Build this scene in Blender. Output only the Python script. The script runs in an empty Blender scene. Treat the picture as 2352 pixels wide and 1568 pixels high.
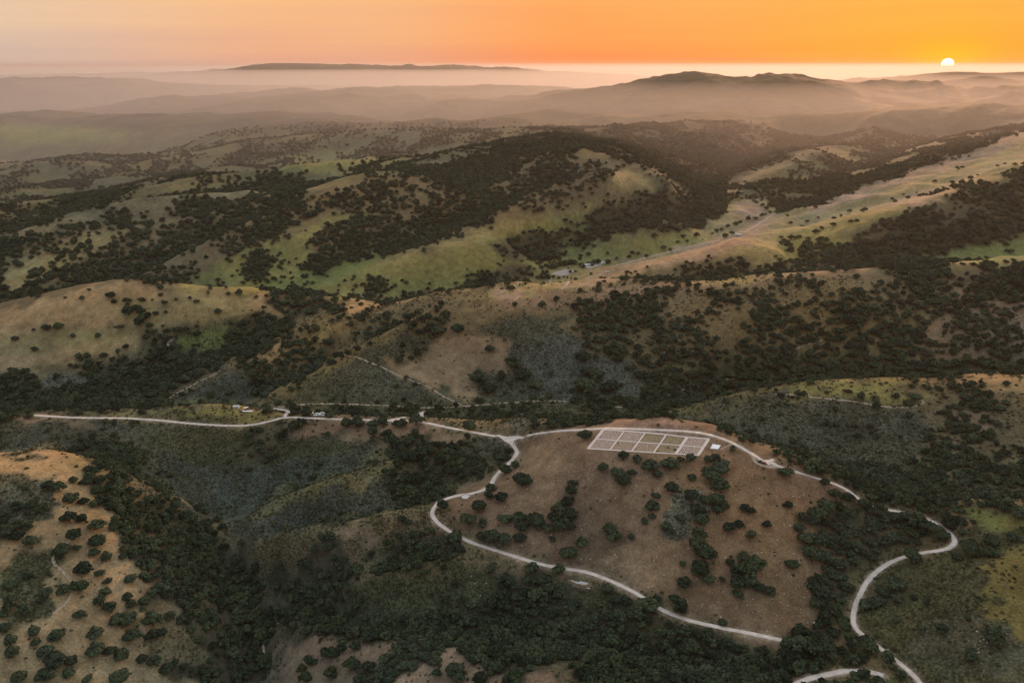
import bpy, bmesh, math, random, time
import numpy as np
from mathutils import Vector, Matrix
T0 = time.time()
random.seed(7)
RNG = np.random.default_rng(7)

# ------------------------------------------------------------------ camera, sky, sun, exposure
PW, PH, PF = 2352.0, 1568.0, 1829.0            # photograph grid used for the survey marks, focal length in its pixels
CAM_Z = 600.0
PITCH = math.radians(19.17)
SUN_AZ = math.radians(27.3)                    # to the right of straight ahead
SUN_EL = math.radians(9.0)
scene = bpy.context.scene
C = scene.collection
cam_d = bpy.data.cameras.new('camera')
cam = bpy.data.objects.new('camera', cam_d)
C.objects.link(cam)
cam.location = (0, 0, CAM_Z)
cam.rotation_euler = (math.pi / 2 - PITCH, 0, 0)
cam_d.sensor_fit = 'HORIZONTAL'
cam_d.sensor_width = 36.0
cam_d.lens = 36.0 * PF / PW
cam_d.clip_start = 1.0
cam_d.clip_end = 400000.0
scene.camera = cam

world = bpy.data.worlds.new('World')
scene.world = world
world.use_nodes = True
wn = world.node_tree
wn.nodes.clear()
WL = wn.links.new
def wmath(op, a, b=None, clamp=False):
    n_ = wn.nodes.new('ShaderNodeMath'); n_.operation = op; n_.use_clamp = clamp
    for k, v in ((0, a), (1, b)):
        if v is None: continue
        if isinstance(v, (int, float)): n_.inputs[k].default_value = v
        else: WL(v, n_.inputs[k])
    return n_.outputs[0]
def wramp(fac, stops):
    n_ = wn.nodes.new('ShaderNodeValToRGB')
    n_.color_ramp.interpolation = 'EASE'
    el = n_.color_ramp.elements
    while len(el) < len(stops): el.new(.5)
    for e_, (p_, c_) in zip(el, stops):
        e_.position = p_; e_.color = (*c_, 1)
    WL(fac, n_.inputs[0]); return n_.outputs[0]
def wmix(fac, a, b):
    n_ = wn.nodes.new('ShaderNodeMix'); n_.data_type = 'RGBA'
    WL(fac, n_.inputs[0]); WL(a, n_.inputs[6]); WL(b, n_.inputs[7]); return n_.outputs[2]
sky = wn.nodes.new('ShaderNodeTexSky')
sky.sky_type = 'NISHITA'
sky.sun_disc = False
sky.sun_elevation = math.radians(2.0)
sky.sun_rotation = SUN_AZ
sky.altitude = 300
sky.air_density = 1.0
sky.dust_density = 1.0
sky.ozone_density = 1.0
tc_ = wn.nodes.new('ShaderNodeTexCoord')
sx_ = wn.nodes.new('ShaderNodeSeparateXYZ'); WL(tc_.outputs['Generated'], sx_.inputs[0])
# bearing from the sun (1 towards it, 0 away) and height above the horizon
hl_ = wmath('SQRT', wmath('ADD', wmath('MULTIPLY', sx_.outputs[0], sx_.outputs[0]), wmath('MULTIPLY', sx_.outputs[1], sx_.outputs[1])))
dot_ = wmath('ADD', wmath('MULTIPLY', sx_.outputs[0], math.sin(SUN_AZ)), wmath('MULTIPLY', sx_.outputs[1], math.cos(SUN_AZ)))
cs_ = wmath('DIVIDE', dot_, wmath('MAXIMUM', hl_, 1e-4))
az_ = wmath('DIVIDE', wmath('ARCCOSINE', wmath('MAXIMUM', wmath('MINIMUM', cs_, 1.0), -1.0)), math.pi)       # 0 at the sun's bearing, 1 opposite
wv_ = wn.nodes.new('ShaderNodeVectorMath'); wv_.operation = 'MULTIPLY'; WL(tc_.outputs['Generated'], wv_.inputs[0]); wv_.inputs[1].default_value = (2.2, 2.2, 60.0)
wz_ = wn.nodes.new('ShaderNodeTexNoise'); wz_.inputs['Scale'].default_value = 1.0; wz_.inputs['Detail'].default_value = 4.0; WL(wv_.outputs[0], wz_.inputs['Vector'])
streak_ = wmath('MULTIPLY', wmath('SUBTRACT', wz_.outputs['Fac'], .5), .085)       # thin bands of dust in the air
el_ = wmath('MAXIMUM', wmath('ADD', sx_.outputs[2], streak_), 0.0)
low = wramp(az_, [(0.0, (.93, .215, .030)), (.12, (.95, .27, .085)), (.22, (.82, .40, .26)), (.34, (.64, .48, .41)), (.50, (.40, .37, .38)), (1.0, (.22, .25, .32))])
mid = wramp(az_, [(0.0, (1.02, .37, .060)), (.12, (1.02, .43, .12)), (.22, (1.02, .55, .235)), (.34, (.98, .66, .40)), (.50, (.60, .52, .48)), (1.0, (.26, .30, .38))])
high = wramp(az_, [(0.0, (1.45, 1.12, .82)), (.35, (1.05, .96, .86)), (1.0, (.28, .33, .42))])
top = wramp(az_, [(0.0, (1.10, 1.14, 1.22)), (1.0, (.74, .85, 1.02))])
c1_ = wmix(wmath('DIVIDE', el_, .085, True), low, mid)
c2_ = wmix(wmath('DIVIDE', wmath('SUBTRACT', el_, .085), .28, True), c1_, high)
c3_ = wmix(wmath('DIVIDE', wmath('SUBTRACT', el_, .36), .5, True), c2_, top)
# aureole round the setting sun
dn_ = wmath('ADD', wmath('MULTIPLY', dot_, 1.0), 0.0)
ze_ = wmath('MULTIPLY', wmath('SUBTRACT', sx_.outputs[2], .004), 1.5)
an_ = wmath('ADD', wmath('SUBTRACT', 1.0, dn_), wmath('MULTIPLY', wmath('MULTIPLY', ze_, ze_), .75))
hal_ = wmath('MULTIPLY', wmath('POWER', 2.718, wmath('MULTIPLY', an_, -1400.0)), .85)
hc_ = wn.nodes.new('ShaderNodeRGB'); hc_.outputs[0].default_value = (1.04, .385, .004, 1)
c3_ = wmix(hal_, c3_, hc_.outputs[0])
bg = wn.nodes.new('ShaderNodeBackground')
bg.inputs['Strength'].default_value = 0.95
bg2 = wn.nodes.new('ShaderNodeBackground')
bg2.inputs['Strength'].default_value = 0.012
ws_ = wn.nodes.new('ShaderNodeAddShader')
wo = wn.nodes.new('ShaderNodeOutputWorld')
WL(c3_, bg.inputs[0]); WL(sky.outputs[0], bg2.inputs[0])
WL(bg.outputs[0], ws_.inputs[0]); WL(bg2.outputs[0], ws_.inputs[1]); WL(ws_.outputs[0], wo.inputs[0])

sun_l = bpy.data.lights.new('sun_lamp', 'SUN')
sun_l.energy = 3.3
sun_l.angle = math.radians(5.0)
sun_l.color = (1.0, 0.52, 0.25)
sun = bpy.data.objects.new('sun_lamp', sun_l)
C.objects.link(sun)
sd = Vector((math.sin(SUN_AZ) * math.cos(SUN_EL), math.cos(SUN_AZ) * math.cos(SUN_EL), math.sin(SUN_EL)))
sun.rotation_euler = sd.to_track_quat('Z', 'Y').to_euler()

vs = scene.view_settings
vs.view_transform = 'Standard'
vs.look = 'None'
vs.exposure = 0.0
vs.gamma = 1.0
vs.use_curve_mapping = False
scene.display_settings.display_device = 'sRGB'
scene.render.engine = 'CYCLES'
scene.cycles.use_denoising = True
scene.cycles.max_bounces = 4
scene.cycles.diffuse_bounces = 2
scene.cycles.glossy_bounces = 1
scene.cycles.volume_bounces = 0
scene.cycles.sample_clamp_indirect = 8.0

HAZE_COL = (.76, .67, .63, 1)
HAZE_DENSITY = 1.6e-5
HAZE_ANISO = 0.46
SUN_DISC = 5.0
MIST_TOP = 475.0
MIST_DENSITY = 1.0e-4

# ------------------------------------------------------------------ helpers
CP, SP = math.cos(PITCH), math.sin(PITCH)

def ray(px, py):
    """world direction (not normalised) through a survey mark"""
    u = (px - PW / 2) / PF
    v = (PH / 2 - py) / PF
    return u, CP + v * SP, -SP + v * CP

def at_z(px, py, z):
    dx, dy, dz = ray(px, py)
    k = (z - CAM_Z) / dz
    return dx * k, dy * k, z

def at_y(px, py, y):
    dx, dy, dz = ray(px, py)
    k = y / dy
    return dx * k, y, CAM_Z + dz * k

def project(X, Y, Z):
    z = Z - CAM_Z
    d = Y * CP - z * SP
    v = Y * SP + z * CP
    d = np.where(d > 1, d, 1)
    return PW / 2 + PF * X / d, PH / 2 - PF * v / d

def tag(o, label=None, cat=None, group=None, kind=None):
    if label: o['label'] = label
    if cat: o['category'] = cat
    if group: o['group'] = group
    if kind: o['kind'] = kind
    return o

def mesh_obj(name, verts, faces, mat=None, parent=None, smooth=False):
    me = bpy.data.meshes.new(name)
    me.from_pydata([tuple(v) for v in verts], [], faces)
    me.update()
    if mat: me.materials.append(mat)
    if smooth: me.polygons.foreach_set('use_smooth', [True] * len(me.polygons))
    o = bpy.data.objects.new(name, me)
    C.objects.link(o)
    if parent: o.parent = parent
    return o

def bm_obj(name, bm, mat=None, parent=None, smooth=False):
    me = bpy.data.meshes.new(name)
    bm.to_mesh(me); bm.free()
    if mat: me.materials.append(mat)
    if smooth: me.polygons.foreach_set('use_smooth', [True] * len(me.polygons))
    o = bpy.data.objects.new(name, me)
    C.objects.link(o)
    if parent: o.parent = parent
    return o

def empty(name, loc, rz=0.0):
    o = bpy.data.objects.new(name, None)
    C.objects.link(o)
    o.location = loc
    o.rotation_euler = (0, 0, rz)
    return o

def nod(nt, typ, **kw):
    n = nt.nodes.new(typ)
    for k, v in kw.items():
        if k in ('operation', 'data_type', 'blend_type', 'attribute_name', 'noise_dimensions', 'feature', 'attribute_type', 'mode', 'domain', 'component'):
            setattr(n, k, v)
    return n

def new_mat(name, rough=0.9):
    m = bpy.data.materials.new(name)
    m.use_nodes = True
    nt = m.node_tree
    b = nt.nodes['Principled BSDF']
    b.inputs['Roughness'].default_value = rough
    b.inputs['Specular IOR Level'].default_value = 0.1
    return m, nt, b

def mat_noise(name, c1, c2, scale, rough=0.9, detail=4.0, bump=0.0, coord='Object', spec=0.1, bdist=0.3):
    m, nt, b = new_mat(name, rough)
    b.inputs['Specular IOR Level'].default_value = spec
    tc = nod(nt, 'ShaderNodeTexCoord')
    n = nod(nt, 'ShaderNodeTexNoise')
    n.inputs['Scale'].default_value = scale
    n.inputs['Detail'].default_value = detail
    nt.links.new(tc.outputs[coord], n.inputs['Vector'])
    mx = nod(nt, 'ShaderNodeMix', data_type='RGBA')
    mr = nod(nt, 'ShaderNodeMapRange')
    mr.inputs[1].default_value = 0.3; mr.inputs[2].default_value = 0.7
    nt.links.new(n.outputs['Fac'], mr.inputs[0])
    nt.links.new(mr.outputs[0], mx.inputs[0])
    mx.inputs[6].default_value = (*c1, 1); mx.inputs[7].default_value = (*c2, 1)
    nt.links.new(mx.outputs[2], b.inputs['Base Color'])
    if bump:
        bp = nod(nt, 'ShaderNodeBump')
        bp.inputs['Strength'].default_value = bump
        bp.inputs['Distance'].default_value = bdist
        nt.links.new(n.outputs['Fac'], bp.inputs['Height'])
        nt.links.new(bp.outputs[0], b.inputs['Normal'])
    return m

# ------------------------------------------------------------------ noise
_P = np.random.default_rng(11).permutation(4096).astype(np.int64)
_G = np.random.default_rng(12).uniform(-1, 1, 4096)

def vnoise(x, y, seed=0):
    xi = np.floor(x).astype(np.int64); yi = np.floor(y).astype(np.int64)
    fx = x - xi; fy = y - yi
    fx = fx * fx * fx * (fx * (fx * 6 - 15) + 10); fy = fy * fy * fy * (fy * (fy * 6 - 15) + 10)
    def h(a, b):
        return _G[_P[(_P[(a + seed * 131) & 4095] + b) & 4095]]
    a = h(xi, yi); b = h(xi + 1, yi); c = h(xi, yi + 1); d = h(xi + 1, yi + 1)
    return (a * (1 - fx) + b * fx) * (1 - fy) + (c * (1 - fx) + d * fx) * fy

def fbm(x, y, octs=4, seed=0, ridged=False):
    s = np.zeros_like(x); amp = 1.0; tot = 0
    for i in range(octs):
        n = vnoise(x * 2 ** i + 17.3 * i, y * 2 ** i - 9.1 * i, seed + i)
        if ridged: n = 1 - 2 * np.abs(n)
        s += amp * n; tot += amp; amp *= 0.5
    return s / tot

def sstep(a, b, x):
    t = np.clip((x - a) / (b - a), 0, 1)
    return t * t * (3 - 2 * t)

# ------------------------------------------------------------------ survey of the hills: (mark x, mark y, elevation); crests and valley lines
LINES_Z = [
 # brown hilltop with the planted grid, then its spurs and the road bench
 [(1150,1000,246),(1290,984,264),(1400,972,270),(1520,957,272),(1640,975,270),(1760,1030,264),(1860,1075,257),(1960,1120,246),(2010,1160,238)],
 [(1360,1025,268),(1490,1020,269),(1620,1040,267)],
 [(1185,1020,245),(1192,1050,240),(1130,1110,233),(1060,1140,228),(1005,1158,225),(990,1182,222),(1030,1217,220),(1080,1245,218),(1200,1285,217),(1300,1307,216),(1360,1316,216),(1470,1365,213),(1600,1430,208),(1780,1466,205)],
 [(985,1165,225),(850,1195,217),(700,1222,204),(620,1238,190),(560,1250,176)],
 [(1050,1290,214),(950,1310,208),(860,1337,197),(790,1362,182)],
 [(640,1335,160)],
 # gully in front of the hilltop, flowing left, then out towards the viewer
 [(1990,1200,233),(1960,1290,217),(1930,1410,205),(1880,1500,200),(1700,1530,198),(1500,1515,196),(1300,1480,193),(1100,1455,187),(900,1440,180),(700,1398,162),(622,1400,149),(602,1480,140),(585,1600,128)],
 # near spur at the bottom
 [(660,1428,163),(760,1445,174),(1000,1478,191),(1250,1512,201),(1450,1540,205),(1700,1575,208)],
 [(700,1568,160),(900,1568,188),(1200,1568,204)],
 # hill with the yellow slope
 [(2060,1282,222),(2000,1322,213),(1965,1390,207),(1958,1430,206),(2010,1482,205),(2065,1522,206),(2110,1568,207)],
 [(2140,1195,238),(2195,1240,238),(2160,1263,235)],
 [(2170,1158,246),(2250,1150,254),(2352,1152,258),(2500,1150,262)],
 [(2250,1300,243),(2352,1300,247),(2450,1300,250)],[(2250,1450,232),(2352,1450,236)],[(2300,1600,222)],
 [(2100,1130,226),(2200,1132,228),(2352,1134,234),(2480,1125,240)],
 # left near hill
 [(-300,1050,262),(-100,1045,257),(0,1040,253),(100,1030,250),(200,1052,243),(262,1085,233),(330,1122,219),(400,1162,203),(470,1205,188),(530,1255,173)],
 [(0,1180,242),(150,1200,235),(250,1220,225)],[(0,1300,230),(180,1320,217)],[(-200,1300,238)],
 [(0,1450,212),(200,1450,201),(350,1450,185)],[(0,1590,198),(250,1590,182),(450,1590,150)],[(430,1330,183),(500,1400,167),(540,1480,152)],
 [(560,1290,163),(605,1350,156)],
 # ridge carrying the gravel road
 [(-300,985,204),(-100,965,205),(0,960,206),(130,955,208),(330,945,213),(470,928,219),(560,935,220),(650,952,219),(770,958,222),(900,963,228),(970,966,232),(1045,985,238),(1150,1000,246)],
 [(330,961,211),(420,971,211),(570,978,213)],
 [(640,1060,196),(800,1020,211)],
 [(530,1190,174),(500,1170,177)],
 [(545,1200,182),(640,1145,202),(760,1098,215),(880,1060,225),(990,1030,236)],
 [(1000,1135,217),(1070,1105,226),(1130,1090,232)],
 # valley behind the hilltop
 [(1150,966,222),(1200,955,215),(1260,945,207)],
 # sage hill
 [(1540,945,203),(1600,930,214),(1700,905,235),(1780,890,246),(1850,880,253),(1950,874,257),(2050,871,259),(2200,880,262),(2352,872,270),(2500,870,275)],
 [(1800,990,229),(1950,1000,229),(2100,985,236)],[(2000,1070,222),(2100,1085,226)],[(2250,960,249),(2352,1000,247),(2450,1000,250)],[(2200,1060,234),(2352,1080,239)],
 # middle triangle spur and its track
 [(625,905,198),(700,870,208),(790,815,226),(870,780,240),(950,745,253),(1060,702,268),(1160,682,275)],
 [(500,932,186),(770,925,194),(900,935,195),(1000,936,195),(1120,927,197),(1250,920,197),(1340,922,196),(1430,936,194)],
 [(900,850,214),(1000,850,213),(1100,850,213)],[(960,806,226),(1080,780,239),(1180,760,248)],[(1250,860,211),(1400,860,210)],[(1250,760,247)],
 # wooded ridge on the right
 [(1160,682,275),(1300,668,278),(1500,655,281),(1700,648,284),(1850,628,291),(2000,618,296),(2130,605,301),(2240,606,303),(2352,612,305),(2500,610,308)],
 [(1450,940,194),(1560,905,199),(1700,880,204),(1850,862,210),(2000,858,214),(2200,852,222),(2352,848,232),(2500,845,238)],
 [(1600,780,246),(1900,740,256),(2200,730,264)],
 [(2270,740,262),(2352,720,272)],
 # left front: tan hill, gullies and spurs
 [(-200,750,225),(0,715,240),(100,690,253),(200,660,265),(300,648,270),(360,652,268),(450,671,259),(550,672,256),(620,690,248),(700,702,242),(770,706,239),(850,704,241),(930,697,256),(1000,692,266),(1060,690,272)],
 [(0,790,213),(200,790,212),(330,782,213)],[(0,850,192),(120,840,194)],[(100,735,236),(300,710,243),(430,712,246)],
 [(700,722,236),(650,740,229),(560,765,219),(500,790,208),(420,820,197),(350,850,187),(200,900,175),(50,932,170),(-200,950,165)],
 [(830,725,244),(740,770,231),(650,810,222),(550,850,208),(450,892,195),(370,926,184)],
 [(930,740,246),(860,765,230),(780,800,216),(680,860,200),(590,915,189),(500,935,182)],
 # farm valley
 [(1020,700,190),(1150,672,172),(1300,628,175),(1400,610,178),(1500,595,180),(1600,562,186),(1700,525,193),(1780,487,201),(1740,465,205),(1690,470,206)],
 [(900,682,180),(1050,658,181),(1180,655,175)],[(700,688,178),(560,690,176),(420,668,172),(300,672,168),(0,700,160)],
 [(1450,655,192),(1560,640,195),(1700,635,197),(1850,615,205)],
 [(1420,630,184),(1500,612,207),(1580,600,216),(1680,590,222),(1780,575,230)],
 [(1700,545,200),(1850,520,214),(2000,480,240),(2160,440,268),(2352,360,312),(2500,320,335)],
 [(1830,600,207),(1950,600,209),(2100,608,211),(2250,590,214),(2352,575,219),(2500,560,226)],
 [(1880,565,222),(2000,520,255),(2120,478,283),(2240,432,305),(2352,396,322),(2500,350,345)],
 # green hills
 [(400,660,176),(440,640,190),(560,575,226),(650,548,241),(740,505,262),(850,476,278),(960,432,295),(1100,392,306),(1176,350,330)],
 [(420,655,178),(550,662,180),(700,660,184),(800,612,200),(900,570,215),(1000,532,231),(1100,500,246),(1300,440,275)],
 [(640,590,216),(760,560,232)],
 [(700,675,182),(770,650,195),(850,612,213),(920,590,226),(990,571,236),(1060,550,240),(1130,522,246),(1200,497,258),(1300,478,264),(1420,455,272),(1520,410,292)],
 [(990,571,236),(1060,585,226),(1130,590,217),(1200,605,200),(1250,622,181)],
 [(1200,575,200),(1640,505,204)],
 [(1330,530,222),(1450,520,222),(1560,500,220),(1640,470,214)],
 [(1700,455,212),(1760,470,203),(1850,470,216),(1960,420,246),(2100,370,280),(2300,310,318)],
 [(1660,432,216),(1730,395,242),(1800,368,262),(1872,344,282)],
 [(1640,425,214),(1700,380,228),(1790,340,246),(1860,305,262)],
 [(1900,400,232),(2050,350,255),(2200,310,275)],
 # wooded ridges on the left
 [(-200,600,190),(0,539,214),(100,519,225),(215,489,240),(330,466,250),(460,444,256),(605,437,262),(665,427,270),(800,414,283),(875,409,290),(1020,374,315),(1176,335,340),(1290,325,345),(1400,330,342),(1480,380,312),(1530,410,298)],
 [(0,640,182),(200,600,204),(330,560,222),(430,520,238)],[(200,660,172),(330,620,190),(480,560,216),(620,500,246)],
 [(280,640,176),(420,585,200),(560,520,230)],
 [(-100,480,200),(100,460,210),(300,440,224),(370,432,232),(480,417,250),(575,407,264),(680,395,272),(800,380,280)],
 [(0,470,195),(200,450,204)],
 [(-200,400,180),(0,379,198),(125,364,226),(210,354,236),(280,374,222),(400,360,236),(545,334,268),(700,309,298),(850,299,314),(975,294,320),(1060,299,318),(1130,320,312),(1200,320,322)],
 [(0,430,185),(200,415,192),(400,395,210),(600,375,232),(800,350,252),(950,345,268),(1100,345,285)],
 [(600,345,252),(700,350,256),(760,345,262)],
]
LINES_D = [   # distant crests: (mark x, mark y, metres ahead)
 [(-150,180,25000),(0,176,25000),(160,174,25000),(270,171,25000),(325,174,25000),(425,168,25000),(515,164,25000),(550,156,25000),(590,150,25000),(640,148,25000),(705,147,25000),(760,155,25000),(790,153,25000),(815,150,25000),(850,153,25000),(910,153,25000),(925,149,25000),(940,144,25000),(965,153,25000),(1030,156,25000),(1095,160,25000),(1130,159,25000),(1176,163,25000),(1350,168,25000),(1500,176,25000)],
 [(-150,181,13000),(0,183,13000),(75,184,13000),(150,194,13000),(210,189,13500),(265,188,13500),(325,194,14000),(425,191,15000),(500,196,16000)],
 [(370,262,7000),(425,241,7600),(500,236,8200),(575,231,8600),(665,215,9400),(725,216,9600),(780,211,9800),(825,200,10000),(860,206,10000),(900,208,10000),(1000,201,10500),(1050,197,10800),(1125,199,11000),(1176,197,11000),(1290,200,11500)],
 [(-100,275,5600),(0,269,5600),(30,259,5600),(65,256,5600),(100,264,5600),(135,271,5600),(200,266,5700),(280,261,5800),(310,268,5800)],
 [(315,289,4800),(380,279,4900),(450,276,5000),(525,264,5200),(625,254,5400),(665,259,5400),(750,266,5300),(820,274,5200)],
 [(480,312,3900),(550,299,4000),(630,289,4100),(715,277,4300),(825,281,4300),(900,283,4300),(995,271,4500),(1065,279,4500),(1176,262,4800),(1260,250,5000)],
 [(1176,238,6500),(1266,221,7000),(1341,206,7300),(1391,199,7400),(1436,201,7400),(1471,194,7500),(1501,205,7600),(1576,199,7600),(1606,203,7700),(1676,191,8200),(1741,185,8400),(1758,191,8400),(1841,188,7400),(1891,181,7200),(1941,191,7000),(2026,216,6600),(2100,230,6300)],
 [(1960,186,11500),(2076,176,12000),(2151,169,12000),(2216,165,12000),(2276,169,12000),(2352,165,12000),(2500,168,12000)],
 [(2050,200,9500),(2160,190,9500),(2226,179,9500),(2261,174,9500),(2351,186,9500),(2500,180,9500)],
 [(2120,220,8000),(2201,209,8000),(2236,200,8000),(2271,211,8000),(2352,215,7600)],
 [(1611,229,6000),(1676,219,6000),(1776,221,6000),(1876,219,6000),(1950,228,6000)],
 [(1480,285,4200),(1620,275,4300),(1780,270,4400),(1926,259,4500),(2076,249,4500),(2226,241,4500),(2291,236,4500),(2352,249,4400),(2500,240,4400)],
 [(1290,275,4700),(1341,264,4800),(1376,259,4900),(1436,269,4800),(1530,272,4900)],
 [(1300,300,3500),(1420,292,3600),(1540,300,3500)],
]
# valley floors hidden from the viewpoint: (mark x, metres ahead, elevation)
HIDDEN = [
 (380,640,190),(150,660,197),(0,665,199),(-200,670,199),(620,551,178),(700,555,187),(820,555,200),(930,551,213),(1040,555,222),(600,612,180),(700,616,187),(820,624,198),(900,628,209),(980,632,222),(900,502,192),(760,502,177),(1000,505,206),
 (2000,588,224),(1880,612,220),(1720,655,214),(1600,690,204),(1500,708,199),(1400,725,195),(1100,775,188),(900,768,186),(700,772,184),(500,800,185),(250,805,182),(0,805,175),(-200,810,172),
 (1700,795,204),(1850,805,210),(2050,800,217),(2300,780,230),
 (2352,1200,255),(2100,1210,235),(1900,1190,222),(1700,1150,214),(1500,1150,212),(1300,1150,214),(1150,1140,216),
 (1000,1130,210),(800,1170,190),(600,1190,180),(350,1220,175),(100,1220,168),(-150,1200,160),
 (2200,1960,272),(2000,1980,240),(2352,2150,292),(1850,2300,230),
 (100,1950,192),(500,2140,220),(700,2200,235),(900,2350,262),(1050,2500,285),(1176,2700,300),(1400,2800,295),(1550,2700,270),
 (0,2500,175),
 (0,3600,150),(200,3600,165),(400,3600,190),(600,3700,215),(800,3700,240),(1000,3800,255),(1200,3900,262),(1400,4100,262),(1600,3700,270),
 (0,4500,120),(200,4600,130),(400,4400,165),(600,4650,200),(800,4750,205),(1000,4900,215),(1100,5200,210),(1300,5500,225),(1500,5500,235),(1700,5400,235),(1900,5300,240),(2100,5400,245),(2352,5600,250),
 (0,7000,90),(150,7000,90),(300,6500,110),(500,6200,140),(700,6400,150),(900,6500,160),(1100,6200,170),(1250,9000,120),
 (0,9500,90),(200,10000,85),(400,11000,80),(600,12500,70),(800,13000,65),(1000,14000,60),(1200,15000,40),
 (1500,9500,150),(1700,10500,120),(1900,9500,160),(2050,8500,200),(2200,8700,190),(2352,8400,205),(2200,10500,210),(2400,10500,210),
 (1400,12000,40),(1600,14000,0),(1800,15000,-20),(2000,15000,-20),(2352,17000,-40),
 (0,18000,60),(300,19000,40),(600,20000,30),(900,20000,20),(1200,20000,-20),(1500,20000,-60),(1700,25000,-90),(2000,25000,-100),(2352,26000,-100),
 (0,36000,-60),(600,36000,-60),(1176,36000,-90),(1800,36000,-120),(2352,36000,-120),
 (0,280,190),(1176,280,185),(2000,270,200),(2352,260,205),
]

pts = []
def add_line(P):
    for a, b in zip(P[:-1], P[1:]):
        sa = np.array([math.atan2(a[0], a[1]), math.log(math.hypot(a[0], a[1])), a[2]])
        sb = np.array([math.atan2(b[0], b[1]), math.log(math.hypot(b[0], b[1])), b[2]])
        n = max(1, int(math.ceil(np.hypot(*(sa - sb)[:2]) / 0.03)))
        for i in range(n):
            pts.append(sa + (sb - sa) * i / n)
    a = P[-1]
    pts.append(np.array([math.atan2(a[0], a[1]), math.log(math.hypot(a[0], a[1])), a[2]]))
RELIEF = 1.2
lift = lambda z: 230 + (z - 230) * RELIEF
for L in LINES_Z: add_line([at_z(p[0], p[1], lift(p[2])) for p in L])
for L in LINES_D: add_line([at_y(*p) for p in L])
for (bx, yy, zz) in HIDDEN:
    yy *= 1.18 - .18 * float(sstep(2000, 4200, yy))
    if yy < 4200: zz = lift(zz)
    elif yy < 20000: zz -= 35
    t = (bx - PW / 2) / PF * (yy * CP + (CAM_Z - zz) * SP) / yy
    pts.append(np.array([math.atan(t), math.log(yy * math.sqrt(1 + t * t)), zz]))
pts = np.array(pts)
# drop marks that coincide
keep = []
for i, p in enumerate(pts):
    if all(np.hypot(*(pts[j] - p)[:2]) > 0.008 for j in keep): keep.append(i)
pts = pts[keep]
MQ = 0.011 ** 2
def kern(a, b):
    return -np.sqrt((a[:, None, 0] - b[None, :, 0]) ** 2 + (a[:, None, 1] - b[None, :, 1]) ** 2 + MQ)
n = len(pts)
A = np.zeros((n + 1, n + 1))
A[:n, :n] = kern(pts, pts) + np.eye(n) * 0.0003
A[:n, n] = 1; A[n, :n] = 1
sol = np.linalg.solve(A, np.append(pts[:, 2], 0))
RW, RC = sol[:n], sol[n]
print('terrain marks', n, time.time() - T0)

def base_height(th, lr):
    """height and distance to the nearest mark for bearings th and log-ranges lr"""
    q = np.stack([th.ravel(), lr.ravel()], 1)
    out = np.empty(len(q)); dm = np.empty(len(q))
    for i in range(0, len(q), 20000):
        K = kern(q[i:i + 20000], pts)
        out[i:i + 20000] = K @ RW + RC
        dm[i:i + 20000] = -K.max(1)
    return out.reshape(th.shape), np.sqrt(np.maximum(dm ** 2 - MQ, 0)).reshape(th.shape)

# ground grid: rings that widen with distance, fine in front, coarse to the sides and behind
TH_IN = np.linspace(math.radians(-41), math.radians(41), 620)
LR_IN = np.linspace(math.log(270), math.log(40000), 1060)
def bil(Z, fi, fj):
    i0 = np.clip(np.floor(fi).astype(int), 0, Z.shape[0] - 2); j0 = np.clip(np.floor(fj).astype(int), 0, Z.shape[1] - 2)
    a = np.clip(fi - i0, 0, 1); b = np.clip(fj - j0, 0, 1)
    return (Z[i0, j0] * (1 - a) + Z[i0 + 1, j0] * a) * (1 - b) + (Z[i0, j0 + 1] * (1 - a) + Z[i0 + 1, j0 + 1] * a) * b
cth = np.linspace(TH_IN[0], TH_IN[-1], 311); clr = np.linspace(LR_IN[0], LR_IN[-1], 531)
TT, LL = np.meshgrid(cth, clr, indexing='ij')
Zc, Dc = base_height(TT, LL)
TT, LL = np.meshgrid(TH_IN, LR_IN, indexing='ij')
fi = (TT - cth[0]) / (cth[1] - cth[0]); fj = (LL - clr[0]) / (clr[1] - clr[0])
GZ = bil(Zc, fi, fj); GD = bil(Dc, fi, fj)
R = np.exp(LL); GX = R * np.sin(TT); GY = R * np.cos(TT)
# gullies and lumps between the surveyed lines
free = sstep(0.0, 0.06, GD)
wx = GX + 60 * fbm(GX / 300, GY / 300, 2, 41); wy = GY + 60 * fbm(GX / 300, GY / 300, 2, 47)
al = wx * .6 + wy * .8; ac = wx * .8 - wy * .6          # the hills' grain runs away to the right
GZ += free * fbm(al / 330, ac / 150, 3, 3, True) * 7.5 * (0.3 + 1.2 * sstep(500, 1400, R))
GZ += free * sstep(900, 2300, R) * fbm(al / 1000, ac / 400, 4, 5, True) * 36
GZ += sstep(2500, 7000, R) * fbm(al / 3200, ac / 1300, 5, 8, True) * 95 * sstep(0.01, 0.12, GD)
GZ += sstep(3500, 6000, R) * fbm(al / 1100, ac / 520, 4, 15, True) * 42 * sstep(0.0, 0.05, GD)
GZ += sstep(14000, 20000, R) * sstep(34000, 28000, R) * fbm(GX / 1500, GY / 6000, 5, 19) * 70
GZ += fbm(GX / 70, GY / 70, 3, 21) * 1.5 * (0.3 + 0.7 * free) * (1 + sstep(800, 2500, R) * 1.5)
GZ += fbm(GX / 14, GY / 14, 2, 31) * 0.2
print('heights', time.time() - T0)

# ------------------------------------------------------------------ finding the ground under a survey mark
DTH = TH_IN[1] - TH_IN[0]; DLR = LR_IN[1] - LR_IN[0]
def ground_z(x, y):
    x = np.asarray(x, float); y = np.asarray(y, float)
    return bil(GZ, (np.arctan2(x, y) - TH_IN[0]) / DTH, (0.5 * np.log(x * x + y * y) - LR_IN[0]) / DLR)

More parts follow.
